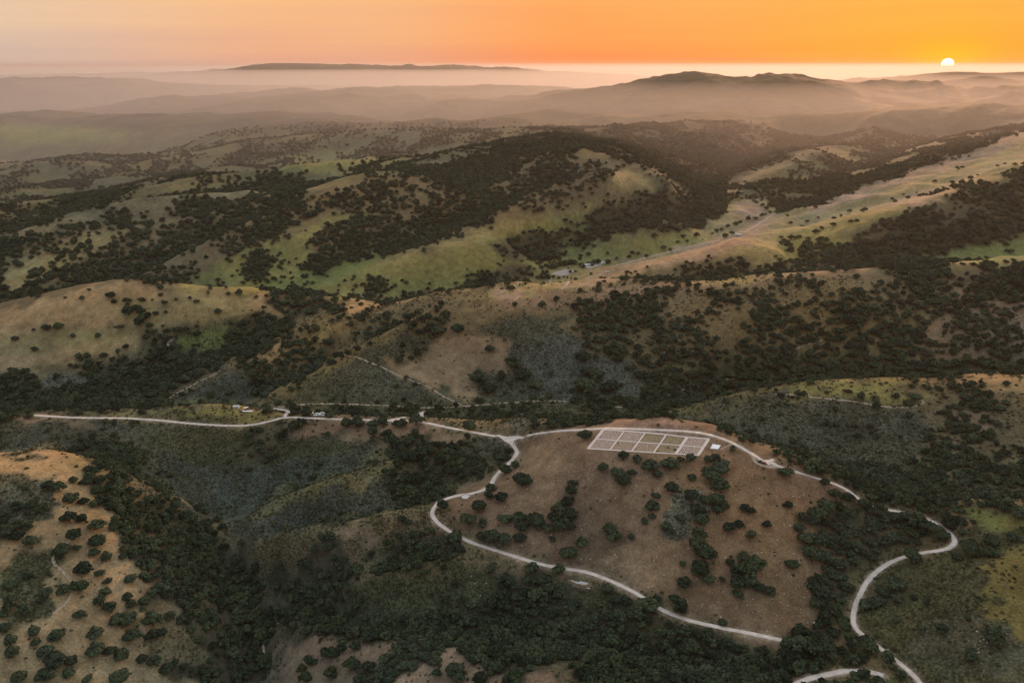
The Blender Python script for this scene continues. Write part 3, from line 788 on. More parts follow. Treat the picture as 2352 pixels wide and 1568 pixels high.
# under the viewpoint
cverts = np.array([[0, 0, 185.0]])
verts.append(cverts); cols.append(np.array([COV['O']])); scr.append(np.array([.3]))
inner = np.concatenate([idx[:, 0], sidx[:, 0], idx[:1, 0]])
faces3 = np.stack([np.full(len(inner) - 1, base), inner[1:], inner[:-1]], -1)
VV = np.concatenate(verts); CC = np.concatenate(cols); SS = np.concatenate(scr); F4 = np.concatenate(faces4)
me = bpy.data.meshes.new('ground')
nl = F4.size + faces3.size
me.vertices.add(len(VV)); me.vertices.foreach_set('co', VV.ravel().astype(np.float32))
me.loops.add(nl); me.loops.foreach_set('vertex_index', np.concatenate([F4.ravel(), faces3.ravel()]).astype(np.int32))
me.polygons.add(len(F4) + len(faces3))
me.polygons.foreach_set('loop_start', np.concatenate([np.arange(0, F4.size, 4), F4.size + np.arange(0, faces3.size, 3)]).astype(np.int32))
me.polygons.foreach_set('use_smooth', np.ones(len(F4) + len(faces3), bool))
me.update(calc_edges=True)
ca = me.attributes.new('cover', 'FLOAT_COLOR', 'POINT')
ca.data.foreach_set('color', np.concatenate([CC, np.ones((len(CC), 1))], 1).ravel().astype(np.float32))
sa = me.attributes.new('scrub', 'FLOAT', 'POINT')
sa.data.foreach_set('value', SS.astype(np.float32))
ground = bpy.data.objects.new('ground', me); C.objects.link(ground)
ground['kind'] = 'structure'

def ground_material():
    m, nt, b = new_mat('ground_cover', 0.95)
    L = nt.links.new
    at = nod(nt, 'ShaderNodeAttribute', attribute_name='cover'); at.attribute_name = 'cover'
    sc = nod(nt, 'ShaderNodeAttribute'); sc.attribute_name = 'scrub'
    geo = nod(nt, 'ShaderNodeNewGeometry')
    def noise(scale, detail, rough=.6):
        n = nod(nt, 'ShaderNodeTexNoise'); n.inputs['Scale'].default_value = scale; n.inputs['Detail'].default_value = detail; n.inputs['Roughness'].default_value = rough
        L(geo.outputs['Position'], n.inputs['Vector']); return n
    n1 = noise(.55, 5, .75); n2 = noise(.09, 4, .6); n3 = noise(.012, 5, .6)
    def maprange(src, a, b_, c, d):
        r = nod(nt, 'ShaderNodeMapRange'); r.inputs[1].default_value = a; r.inputs[2].default_value = b_; r.inputs[3].default_value = c; r.inputs[4].default_value = d
        L(src, r.inputs[0]); return r.outputs[0]
    def math_(op, a, b_):
        r = nod(nt, 'ShaderNodeMath', operation=op)
        for k, v in ((0, a), (1, b_)):
            if isinstance(v, (int, float)): r.inputs[k].default_value = v
            else: L(v, r.inputs[k])
        return r.outputs[0]
    f = math_('MULTIPLY', maprange(n1.outputs['Fac'], .3, .7, .52, 1.48), maprange(n2.outputs['Fac'], .3, .7, .7, 1.3))
    f = math_('MULTIPLY', f, maprange(n3.outputs['Fac'], .3, .7, .82, 1.18))
    # tufts of grass and brush, stronger in scrub
    vo = nod(nt, 'ShaderNodeTexVoronoi'); vo.inputs['Scale'].default_value = .45
    L(geo.outputs['Position'], vo.inputs['Vector'])
    g = maprange(vo.outputs['Distance'], .1, .75, 1.25, .45)
    gm = nod(nt, 'ShaderNodeMix'); gm.data_type = 'FLOAT'
    L(sc.outputs['Fac'], gm.inputs[0]); gm.inputs[2].default_value = 1.0; L(g, gm.inputs[3])
    f = math_('MULTIPLY', f, gm.outputs[0])
    vm = nod(nt, 'ShaderNodeVectorMath', operation='SCALE')
    L(at.outputs['Color'], vm.inputs[0]); L(f, vm.inputs['Scale'])
    # bare reddish earth showing through here and there
    hs = nod(nt, 'ShaderNodeMix', data_type='RGBA')
    n4 = noise(.035, 6, .7)
    L(maprange(n4.outputs['Fac'], .52, .72, 0, .35), hs.inputs[0]); L(vm.outputs[0], hs.inputs[6])
    em = nod(nt, 'ShaderNodeVectorMath', operation='MULTIPLY'); L(vm.outputs[0], em.inputs[0]); em.inputs[1].default_value = (1.35, .98, .78)
    L(em.outputs[0], hs.inputs[7])
    L(hs.outputs[2], b.inputs['Base Color'])
    bp = nod(nt, 'ShaderNodeBump'); bp.inputs['Strength'].default_value = .6; bp.inputs['Distance'].default_value = .5
    hgt = math_('ADD', n1.outputs['Fac'], math_('MULTIPLY', math_('MULTIPLY', vo.outputs['Distance'], -1.6), sc.outputs['Fac']))
    L(hgt, bp.inputs['Height']); L(bp.outputs[0], b.inputs['Normal'])
    return m
me.materials.append(ground_material())
print('ground built', time.time() - T0)

# ------------------------------------------------------------------ sea and setting sun
bm = bmesh.new()
bmesh.ops.create_circle(bm, cap_ends=True, radius=110000, segments=128)
m, nt, b = new_mat('sea_water', .75); b.inputs['Base Color'].default_value = (.05, .055, .06, 1); b.inputs['Specular IOR Level'].default_value = .1
sea = bm_obj('sea', bm, m); sea['kind'] = 'structure'

# ------------------------------------------------------------------ roads and tracks
M_GRAVEL = mat_noise('pale_gravel', (.44, .375, .315), (.64, .56, .49), .22, bump=.2, detail=6.0)
M_TRACK = mat_noise('dry_track', (.26, .205, .145), (.38, .305, .225), .15)
def ribbon(name, L, half, lift, mat, uneven=.12):
    t = np.gradient(L, axis=0); t /= np.maximum(np.hypot(t[:, 0], t[:, 1]), 1e-6)[:, None]
    nrm = np.stack([-t[:, 1], t[:, 0]], 1)
    vs_, fs = [], []
    offs = (-1.12, -1, -.33, .33, 1, 1.12)
    jit = 1 + uneven * fbm(L[:, 0] / 6, L[:, 1] / 6, 2, 5); jit2 = 1 + uneven * fbm(L[:, 0] / 6 + 50, L[:, 1] / 6, 2, 9)
    zc = ground_z(L[:, 0], L[:, 1])
    for k, o in enumerate(offs):
        w = half * o * (jit if o < 0 else jit2)
        p = L + nrm * w[:, None]
        z = np.maximum(ground_z(p[:, 0], p[:, 1]), zc - .25) + (lift if abs(o) <= 1 else -.5)
        vs_ += [tuple(v) for v in np.column_stack([p, z])]
    n_ = len(L)
    for k in range(len(offs) - 1):
        for i in range(n_ - 1):
            fs.append((k * n_ + i, k * n_ + i + 1, (k + 1) * n_ + i + 1, (k + 1) * n_ + i))
    o = mesh_obj(name, vs_, fs, mat, smooth=True)
    o['kind'] = 'structure'
    return o
for k, (name, half, L) in enumerate(ROADL):
    ribbon(name, L, half, .16 + .012 * k, M_GRAVEL)
for k, (half, L) in enumerate(TRACKL):
    ribbon('dirt_track', L, half, .10, M_TRACK, .35)

# ------------------------------------------------------------------ oaks: a few grown shapes
def leaf_mat(name, dark, light, rnd=True):
    m, nt, b = new_mat(name, .85)
    b.inputs['Specular IOR Level'].default_value = .12
    L = nt.links.new
    oi = nod(nt, 'ShaderNodeObjectInfo'); geo = nod(nt, 'ShaderNodeNewGeometry')
    n1 = nod(nt, 'ShaderNodeTexNoise'); n1.inputs['Scale'].default_value = .5; n1.inputs['Detail'].default_value = 3
    L(geo.outputs['Position'], n1.inputs['Vector'])
    n2 = nod(nt, 'ShaderNodeTexNoise'); n2.inputs['Scale'].default_value = .012; n2.inputs['Detail'].default_value = 3
    L(geo.outputs['Position'], n2.inputs['Vector'])
    def ma(op, a, b_):
        r = nod(nt, 'ShaderNodeMath', operation=op)
        for k, v in ((0, a), (1, b_)):
            if isinstance(v, (int, float)): r.inputs[k].default_value = v
            else: L(v, r.inputs[k])
        return r.outputs[0]
    f = ma('ADD', ma('MULTIPLY', oi.outputs['Random'], .75), ma('MULTIPLY', ma('SUBTRACT', n1.outputs['Fac'], .44), 1.3))
    mx = nod(nt, 'ShaderNodeMix', data_type='RGBA'); mx.clamp_factor = True
    L(f, mx.inputs[0]); mx.inputs[6].default_value = (*dark, 1); mx.inputs[7].default_value = (*light, 1)
    # some stands are greyer than others
    m2 = nod(nt, 'ShaderNodeMix', data_type='RGBA'); mr = nod(nt, 'ShaderNodeMapRange')
    mr.inputs[1].default_value = .45; mr.inputs[2].default_value = .7; mr.inputs[4].default_value = .5
    L(n2.outputs['Fac'], mr.inputs[0]); L(mr.outputs[0], m2.inputs[0]); L(mx.outputs[2], m2.inputs[6])
    m2.inputs[7].default_value = (light[0] * .98, light[1] * .98, light[2] * 1.3, 1)
    L(m2.outputs[2], b.inputs['Base Color'])
    return m
M_OAK = leaf_mat('oak_leaves', (.014, .024, .014), (.070, .090, .042))
M_SAGE = leaf_mat('sage_leaves', (.038, .045, .030), (.112, .116, .076))
M_BRUSH = leaf_mat('brush_leaves', (.030, .034, .014), (.105, .100, .042))
M_BARK = mat_noise('oak_bark', (.05, .04, .03), (.10, .085, .065), 2.0)

def crown_geo(rng, lobes, leaves, height=.72, spread=.30, leaf=.075):
    V_, F_ = [], []
    ico = bmesh.new(); bmesh.ops.create_icosphere(ico, subdivisions=1, radius=1.0)
    iv = np.array([v.co[:] for v in ico.verts]); ifc = [[v.index for v in f.verts] for f in ico.faces]; ico.free()
    C0 = []
    for k in range(lobes):
        a = 2 * math.pi * (k + rng.uniform(-.3, .3)) / max(lobes - 2, 1)
        rad = spread * rng.uniform(.5, 1.25) if k < lobes - 2 else spread * rng.uniform(0, .35)
        z = rng.uniform(.26, .42) if k < lobes - 2 else rng.uniform(.45, .55)
        s = rng.uniform(.12, .26)
        C0.append((rad * math.cos(a), rad * math.sin(a), z * height / .72, s))
    for (x, y, z, s) in C0:
        b0 = len(V_)
        jit = 1 + rng.uniform(-.22, .16, len(iv))
        for p, j in zip(iv, jit): V_.append((x + p[0] * s * .82 * j, y + p[1] * s * .82 * j, max(.08, z + p[2] * s * .72 * j)))
        F_ += [[b0 + i for i in f] for f in ifc]
        for q in range(leaves):
            d = rng.normal(size=3); d /= np.linalg.norm(d)
            if d[2] < -.35: d[2] *= -1
            rr = s * rng.uniform(.78, 1.16)
            c = np.array([x + d[0] * rr, y + d[1] * rr, z + d[2] * rr * .86])
            nn = d + rng.normal(size=3) * .45; nn /= np.linalg.norm(nn)
            u = np.cross(nn, rng.normal(size=3)); u /= np.linalg.norm(u); w_ = np.cross(nn, u)
            h = leaf * rng.uniform(.55, 1.1)
            b0 = len(V_)
            for (p, q_) in ((-1, -.6), (.7, -1), (1, .7), (-.5, 1)): V_.append(tuple(c + u * h * p + w_ * h * q_))
            F_.append([b0, b0 + 1, b0 + 2, b0 + 3])
    return V_, F_

def trunk_geo(rng, height=.30):
    V_, F_ = [], []
    def limb(a, b, r0, r1, n=6):
        a = np.array(a); b = np.array(b); d = b - a; d /= np.linalg.norm(d)
        u = np.cross(d, (.3, .9, .1)); u /= np.linalg.norm(u); w_ = np.cross(d, u); b0 = len(V_)
        for c, r in ((a, r0), (b, r1)):
            for k in range(n):
                t = 2 * math.pi * k / n; V_.append(tuple(c + (u * math.cos(t) + w_ * math.sin(t)) * r))
        for k in range(n): F_.append([b0 + k, b0 + (k + 1) % n, b0 + n + (k + 1) % n, b0 + n + k])
    limb((0, 0, -.12), (.01, 0, height * .6), .045, .034)
    for k in range(4):
        t = k * 1.6 + rng.uniform(0, .8)
        limb((.01, 0, height * .5), (.2 * math.cos(t), .2 * math.sin(t), height * 1.25), .026, .012, 5)
    return V_, F_

def mk_mesh(name, V_, F_, mat):
    m_ = bpy.data.meshes.new(name); m_.from_pydata([tuple(map(float, v)) for v in V_], [], F_); m_.update(); m_.materials.append(mat); return m_

NVAR = 9
oak_parts, oak_whole = [], []
proto_col = bpy.data.collections.new('oak_shapes')
for k in range(NVAR):
    rng = np.random.default_rng(100 + k)
    cv, cf = crown_geo(rng, 8 + k % 4, 72, .62 + .06 * (k % 3), .27 + .02 * (k % 3))
    tv, tf = trunk_geo(rng)
    oak_parts.append((mk_mesh('crown', cv, cf, M_OAK), mk_mesh('trunk', tv, tf, M_BARK)))
    cv, cf = crown_geo(rng, 7 + k % 4, 40, .62 + .06 * (k % 3), .27 + .02 * (k % 3), .095)
    wm_ = mk_mesh('oak_shape', cv + tv, cf + [[i + len(cv) for i in f] for f in tf], M_OAK)
    wm_.materials.append(M_BARK)
    wm_.polygons.foreach_set('material_index', [0] * len(cf) + [1] * len(tf))
    o = bpy.data.objects.new('oak_shape_%02d' % k, wm_); proto_col.objects.link(o); oak_whole.append(o)

def shrub_col(name, mat, seeds):
    col = bpy.data.collections.new(name)
    for s in seeds:
        rng = np.random.default_rng(s)
        V_, F_ = [], []
        for q in range(26):
            d = rng.normal(size=3); d[2] = abs(d[2]); d /= np.linalg.norm(d)
            c = np.array([d[0] * .45, d[1] * .45, d[2] * .34]) * rng.uniform(.6, 1.05)
            nn = d + rng.normal(size=3) * .4; nn /= np.linalg.norm(nn)
            u = np.cross(nn, rng.normal(size=3)); u /= np.linalg.norm(u); w_ = np.cross(nn, u); h = rng.uniform(.10, .2); b0 = len(V_)
            for (p, q_) in ((-1, -.6), (.7, -1), (1, .7), (-.5, 1)): V_.append(tuple(c + u * h * p + w_ * h * q_))
            F_.append([b0, b0 + 1, b0 + 2, b0 + 3])
        o = bpy.data.objects.new(name, mk_mesh(name, V_, F_, mat)); col.objects.link(o)
    return col
SAGE_COL = shrub_col('sage_shapes', M_SAGE, (1, 2, 3)); BRUSH_COL = shrub_col('brush_shapes', M_BRUSH, (4, 5, 6))

def scatter(name, P, scale, col, label, cat, nvar, flat=None):
    """a mass too numerous to count: one object that repeats the shapes of a collection on its points"""
    n_ = len(P)
    m_ = bpy.data.meshes.new(name)
    m_.vertices.add(n_); m_.vertices.foreach_set('co', np.asarray(P, np.float32).ravel())
    rz = RNG.uniform(0, 2 * math.pi, n_)
    a = m_.attributes.new('turn', 'FLOAT_VECTOR', 'POINT'); a.data.foreach_set('vector', np.stack([RNG.normal(0, .05, n_), RNG.normal(0, .05, n_), rz], 1).ravel().astype(np.float32))
    sc_ = np.stack([scale * RNG.uniform(.75, 1.2, n_), scale * RNG.uniform(.75, 1.2, n_), scale * RNG.uniform(.7, 1.15, n_)], 1)
    a = m_.attributes.new('size', 'FLOAT_VECTOR', 'POINT'); a.data.foreach_set('vector', sc_.ravel().astype(np.float32))
    a = m_.attributes.new('shape', 'INT', 'POINT'); a.data.foreach_set('value', RNG.integers(0, nvar, n_).astype(np.int32))
    o = bpy.data.objects.new(name, m_); C.objects.link(o)
    ng = bpy.data.node_groups.new(name + '_nodes', 'GeometryNodeTree')
    ng.interface.new_socket('Geometry', in_out='INPUT', socket_type='NodeSocketGeometry')
    ng.interface.new_socket('Geometry', in_out='OUTPUT', socket_type='NodeSocketGeometry')
    gi = ng.nodes.new('NodeGroupInput'); go = ng.nodes.new('NodeGroupOutput')
    ip = ng.nodes.new('GeometryNodeInstanceOnPoints'); ci = ng.nodes.new('GeometryNodeCollectionInfo')
    ci.inputs['Collection'].default_value = col; ci.inputs['Separate Children'].default_value = True; ci.inputs['Reset Children'].default_value = True
    ip.inputs['Pick Instance'].default_value = True
    def attr(nm, typ):
        q = ng.nodes.new('GeometryNodeInputNamedAttribute'); q.data_type = typ; q.inputs['Name'].default_value = nm; return q.outputs['Attribute']
    ng.links.new(gi.outputs[0], ip.inputs['Points']); ng.links.new(ci.outputs[0], ip.inputs['Instance'])
    ng.links.new(attr('shape', 'INT'), ip.inputs['Instance Index'])
    er = ng.nodes.new('FunctionNodeEulerToRotation'); ng.links.new(attr('turn', 'FLOAT_VECTOR'), er.inputs[0]); ng.links.new(er.outputs[0], ip.inputs['Rotation'])
    ng.links.new(attr('size', 'FLOAT_VECTOR'), ip.inputs['Scale'])
    ng.links.new(ip.outputs[0], go.inputs[0])
    md = o.modifiers.new('scatter', 'NODES'); md.node_group = ng
    tag(o, label, cat, kind='stuff')
    return o

# ------------------------------------------------------------------ where the oaks stand
def zl(L, x0, y0, k): return [(x0 + a * k, y0 + b * k, w * k) for (a, b, w) in L]
MARKED = []
MARKED += zl([(280,540,95),(390,500,50),(457,510,50),(415,610,100),(225,660,65),(95,635,60),(170,630,60),(30,680,60),(150,670,30),(370,710,75),(440,705,60),(20,720,50),(130,730,100),(60,810,130),(165,830,75),(395,800,75),(340,890,80),(415,860,45),(520,740,80),(525,830,90),(540,890,110),(450,985,90),(535,990,45),(575,1035,45),(695,1025,65),(60,1060,60),(340,1090,75),(430,1080,80),(245,1105,65),(565,1100,65),(550,1170,110),(705,1155,55),(775,1140,50),(90,1200,140),(20,1210,50),(430,1220,60),(690,1250,85),(620,1250,70),(520,1315,80),(710,1335,80),(30,1295,60),(185,1315,60),(310,1335,80),(60,1365,70),(195,1365,45),(70,1430,70),(240,1420,90),(295,1480,100),(385,1470,65),(525,1410,90),(630,1415,110),(375,1530,75),(250,1540,90),(760,1455,65),(100,1560,80),(820,1260,90),(820,1330,80),(860,1500,110),(640,1560,90),(900,1110,80),(470,1560,50)], 0, 893.8, .43)
MARKED += zl([(1085,540,55),(1145,595,70),(1165,450,60),(1220,415,45),(1255,515,90),(1590,265,70),(1690,435,55),(975,215,65),(220,248,35),(1025,650,70),(975,720,90),(1050,730,60),(1165,710,65),(1240,710,80),(1250,750,80),(1330,720,80),(1345,745,60),(1450,660,75),(1500,620,70),(1520,560,60),(1525,510,50),(1440,710,90),(1510,690,80),(1480,750,90),(1400,755,60),(1040,800,60),(1100,810,80),(1165,820,80),(1240,815,80),(1420,810,45),(1505,890,80),(1580,835,65),(620,705,45),(650,720,35),(775,765,45),(905,810,90),(930,865,45),(1315,975,70),(1455,985,65),(1080,580,50),(200,1310,65),(365,1380,60),(120,1465,60),(265,1420,110),(235,1530,65),(355,1490,85),(80,1510,55),(100,1555,60),(890,1520,100),(800,1525,50),(1060,1480,50),(1125,1500,80),(740,1440,70),(915,1560,70),(1030,1560,80),(1165,1565,60),(1710,1080,50),(150,1460,40),(205,1420,60),(345,205,110),(485,180,90),(460,240,60),(600,200,80),(690,190,70),(45,215,70),(45,130,60),(105,140,60),(235,145,50),(560,300,70),(660,370,90),(730,350,70)], 658.6, 893.8, .43)
MARKED += zl([(487,370,50),(375,435,55),(460,470,70),(490,515,70),(530,455,45),(560,390,55),(620,430,90),(670,465,60),(735,425,90),(790,385,35),(845,385,60),(935,385,60),(975,380,50),(850,485,45),(660,580,45),(745,545,80),(635,645,70),(600,715,40),(635,690,40),(715,745,60),(790,700,50),(845,590,70),(885,670,80),(905,720,80),(950,600,100),(1000,540,90),(1000,450,80),(1010,420,70),(935,450,60),(960,500,80),(985,650,60),(1025,640,60),(1130,650,50),(1170,660,45),(1050,755,65),(1100,735,60),(1170,790,50),(1250,735,50),(1365,630,45),(1420,750,45),(1385,950,65),(1125,915,65),(1055,930,40),(1015,1020,35),(890,800,80),(880,860,90),(920,900,90),(960,890,60),(800,940,35),(900,990,90),(940,1030,60),(870,980,60),(1080,980,60),(1150,990,100),(1190,960,90),(1100,1060,100),(1240,1070,110),(1150,1040,80),(1100,1110,60),(805,1055,75),(755,1130,55),(790,1190,90),(665,1130,45),(600,1160,80),(550,1220,90),(1017,1255,55),(415,770,70),(430,810,80),(530,800,45),(1070,325,40),(1355,460,75),(1215,390,20),(1430,335,60),(1360,360,50),(1300,355,40),(1490,440,90),(670,195,20),(440,1140,70),(395,1080,50)], 1223, 893.8, .43)
MARKED += zl([(430,690,90),(470,650,80),(400,720,70),(410,850,150),(430,900,140),(490,930,60),(555,880,50),(420,1160,75),(560,600,120),(680,630,60),(1460,805,65),(1200,770,40),(1130,740,80),(1350,830,80),(1290,890,130),(1230,860,80),(1075,800,80),(930,915,70),(820,1090,130),(940,1120,40),(1170,910,50),(710,1160,120),(1360,1350,120),(1430,650,90),(1500,690,100),(1195,640,100),(340,340,70),(280,365,60),(470,510,50),(530,480,50),(1260,720,30),(930,75,80),(740,100,40),(845,50,40),(660,45,40),(590,20,40)], 1693.4, 893.8, .43)
MARKED += zl([(410,300,15),(378,340,25),(510,330,35),(525,360,25),(580,350,30),(300,335,15),(740,325,20),(700,345,15),(655,350,30),(755,360,30),(808,345,12),(905,355,20),(215,480,45),(270,475,45),(155,485,20),(70,530,35),(590,410,50),(650,410,40),(660,440,50),(715,410,30),(640,460,50),(530,470,15),(555,470,20),(1000,405,40),(1210,300,30),(1100,320,30),(1260,300,20),(1540,350,35),(1350,310,20),(875,765,25),(965,790,30),(1200,720,60),(1190,780,70),(1700,550,25),(2250,580,40),(1925,500,40),(2010,500,70),(2100,490,60),(135,885,40),(90,880,20),(20,900,50),(1235,860,45),(1350,870,35),(1410,870,40),(1520,870,35),(1850,560,30),(2000,480,50)], 0, 517.4, .5)
MARKED += [(2010,1180,45),(2040,1190,45),(2072,1198,45),(2104,1208,42),(2128,1216,40),(1985,1478,32),(1996,1492,38),(2036,1518,30),(1500,1398,34),(1835,1488,42),(1808,1484,34),(1870,1500,45),(1100,880,45),(1125,900,30),(1180,840,38),(1200,870,38),(1230,890,30),(1345,900,45),(1370,870,40),(1400,900,40),(1340,830,30),(1350,860,30),(1150,870,25),(1245,617,14),(1256,616,14),(1268,617,16),(1280,614,14),(1290,610,16),(1300,608,16),(1312,606,16),(1322,607,14),(1335,612,12),(1355,608,12),(1365,606,14),(1375,605,14),(1395,605,12),(1310,627,8),(1322,625,8),(1357,631,9),(1295,637,6),(1303,639,6),(1312,640,6),(1322,643,8)]
MARKED += zl([(120,980,90),(325,900,60),(680,860,25),(820,770,40),(880,740,60),(950,720,60),(1040,670,60),(1160,640,60),(1220,620,60),(1330,580,70),(1440,560,60),(1540,520,70),(1590,500,40),(1450,330,60),(1540,380,60),(1600,430,70),(1650,470,60),(1000,820,80),(1100,780,80)], 1505, 414, .16)

all_road = np.concatenate([L[::2] for _, _, L in ROADL]); 
def road_dist(P):
    out = np.full(len(P), 1e9)
    for i in range(0, len(P), 4000):
        q = P[i:i + 4000]
        out[i:i + 4000] = np.sqrt(((q[:, None, :] - all_road[None]) ** 2).sum(-1).min(1))
    return out
hand = []
rngh = random.Random(5)
for (mx_, my_, w_) in MARKED:
    p = hit(mx_, my_)
    dpt = p[1] * CP + (CAM_Z - p[2]) * SP
    wm_ = w_ * dpt / PF
    if wm_ > 15.5 and my_ > 900:
        k = 2 if wm_ < 24 else 3
        for q in range(k):
            t = (q - (k - 1) / 2) / k
            x = p[0] + t * wm_ + rngh.uniform(-1, 1); y = p[1] + rngh.uniform(-3, 3)
            hand.append((x, y, float(ground_z(x, y)), wm_ / k * rngh.uniform(1.15, 1.6), mx_ + t * w_, my_))
    else:
        hand.append((*p, max(wm_, 2.0) * (1.12 if my_ > 900 else 1.05), mx_, my_))
hand = np.array(hand)
cand = []
for (r0, r1, sp_) in ((285, 1000, 5.8), (1000, 1800, 7.2), (1800, 2900, 9.5), (2900, 4300, 13.0)):
    nx = np.arange(-r1 * .72, r1 * .72, sp_); ny = np.arange(0, r1, sp_)
    xx, yy = np.meshgrid(nx, ny)
    xx = (xx + RNG.uniform(-.5, .5, xx.shape) * sp_).ravel(); yy = (yy + RNG.uniform(-.5, .5, yy.shape) * sp_).ravel()
    r = np.hypot(xx, yy); th = np.arctan2(xx, yy)
    m = (r > r0) & (r < r1) & (np.abs(th) < math.radians(40.5))
    xx, yy, r, th = xx[m], yy[m], r[m], th[m]
    fi = (th - TH_IN[0]) / DTH; fj = (np.log(r) - LR_IN[0]) / DLR
    td = bil(CV[:, :, 3], fi, fj); nz = bil(tdn, fi, fj)
    td = td * (.93 - .2 * sstep(1500, 4000, r)); prob = np.clip(td + nz * 1.7 * np.clip(4 * td * (1 - td), 0, 1) ** 2, 0, 1) * np.where(td > .015, 1, 0)
    m = RNG.uniform(size=len(xx)) < prob
    size = min(sp_, 9.5) * RNG.uniform(.85, 1.7, len(xx)) * (.85 + .25 * td)
    cand.append(np.stack([xx[m], yy[m], ground_z(xx[m], yy[m]), size[m]], 1))
cand = np.concatenate(cand)
nearc = np.hypot(cand[:, 0], cand[:, 1]) < 1100
rd = np.full(len(cand), 1e9); rd[nearc] = road_dist(cand[nearc][:, :2])
hd = np.full(len(cand), 1e9)
ii = np.where(np.hypot(cand[:, 0], cand[:, 1]) < 1800)[0]
for i in range(0, len(ii), 4000):
    q = cand[ii[i:i + 4000], :2]; hd[ii[i:i + 4000]] = np.sqrt(((q[:, None] - hand[None, :, :2]) ** 2).sum(-1).min(1))
KEEPOUT = [(hit(1328, 1336), 14), (hit(735, 952), 17), (hit(968, 960), 12), (hit(1752, 1062), 13), (hit(1644, 1026), 12), (hit(560, 938), 22), (hit(1074, 1142), 9), (hit(1296, 627), 40), (hit(1394, 626), 14), (hit(1695, 541), 18)]
m = (rd > 4.2 + cand[:, 3] * .28) & (hd > 5.5)
for p, rr in KEEPOUT: m &= np.hypot(cand[:, 0] - p[0], cand[:, 1] - p[1]) > rr
lx_ = (cand[:, 0] - pc[0]) * ux[0] + (cand[:, 1] - pc[1]) * ux[1]; ly_ = (cand[:, 0] - pc[0]) * uy[0] + (cand[:, 1] - pc[1]) * uy[1]
m &= (np.abs(lx_) > Lx.max() + 6) | (np.abs(ly_) > Ly.max() + 6)
cand = cand[m]
# the 300 that show largest are trees of their own
hx_, hy_ = project(hand[:, 0], hand[:, 1], hand[:, 2])
inframe = (hx_ > -10) & (hx_ < PW + 10) & (hy_ < PH + 25)
hsize = hand[:, 3] / (hand[:, 1] * CP + (CAM_Z - hand[:, 2]) * SP) * inframe
order = np.argsort(-hsize)
own = order[:300]; rest = order[300:]
print('oaks', len(hand), len(cand), time.time() - T0)

ZONES = [  # outline test on the survey marks, wording, group
 (lambda x, y: x < 330 and y > 1100, 'on the tan grass hillside at the near left', 'oaks on the tan left hillside'),
 (lambda x, y: y > 1400 and x < 1280, 'on the near brown spur at the bottom', 'oaks on the near brown spur'),
 (lambda x, y: 330 <= x < 640 and y > 1100, 'fringing the woods below the tan hillside', 'oaks fringing the left woods'),
 (lambda x, y: x > 1960 and y > 1090, 'beside the yellow-flowered hill road', 'oaks around the yellow-flowered hill'),
 (lambda x, y: 1840 < x <= 1990 and y > 1100, 'on the right shoulder of the brown hilltop', 'oaks on the right shoulder of the hilltop'),
 (lambda x, y: x > 1560 and 1085 < y and x <= 1840, 'on the right half of the brown slope', 'oaks below the planted grid, right half'),
 (lambda x, y: 1380 < x <= 1560 and y > 1085, 'in the middle of the brown slope', 'oaks below the planted grid, middle'),
 (lambda x, y: 960 < x <= 1380 and y > 1085, 'on brown grass inside the road bend', 'oaks inside the road bend'),
 (lambda x, y: 1330 < x and 1000 < y <= 1100 and x < 1700, 'just below the planted grid', 'oaks just below the planted grid'),
 (lambda x, y: x >= 1690 and y > 890, 'beside the hilltop road past the white panel', 'oaks along the right hilltop road'),
 (lambda x, y: y > 925, 'along the pale road on the left ridge', 'oaks along the ridge road'),
 (lambda x, y: y > 700 and x < 700, 'on the tan hill in the left middle distance', 'oaks on the middle tan hill'),
 (lambda x, y: True, 'around the brown clearing of the middle slope', 'oaks around the middle clearing'),
]
def ordinal(k):
    return '%d%s' % (k, 'th' if 10 <= k % 100 <= 20 else {1: 'st', 2: 'nd', 3: 'rd'}.get(k % 10, 'th'))
zoned = {}
for i in own:
    for zi, (fn, _, _) in enumerate(ZONES):
        if fn(hx_[i], hy_[i]): zoned.setdefault(zi, []).append(i); break
for zi, L in sorted(zoned.items()):
    L.sort(key=lambda i: hx_[i])
    _, phrase, grp = ZONES[zi]
    for k, i in enumerate(L):
        x, y, z, wdt = hand[i, :4]
        v = int(RNG.integers(0, NVAR))
        t = empty('oak_tree', (x, y, z), RNG.uniform(0, 6.28))
        sxy = wdt / .92
        t.scale = (sxy, sxy * RNG.uniform(.72, 1.12), sxy * RNG.uniform(.72, 1.08))
        pos = 'leftmost' if k == 0 else ('rightmost' if k == len(L) - 1 else ordinal(k + 1) + ' from left')
        tag(t, ('oak %s, %s' % (phrase, pos)), 'tree', grp)
        for nm, dm in (('crown', oak_parts[v][0]), ('trunk', oak_parts[v][1])):
            c = bpy.data.objects.new(nm, dm); C.objects.link(c); c.parent = t
woods = np.concatenate([hand[rest, :4], cand])
scatter('oak_woodland', woods[:, :3], woods[:, 3] / .9, proto_col, 'dense dark oak woods covering the slopes, gullies and far ridges', 'woodland', NVAR)

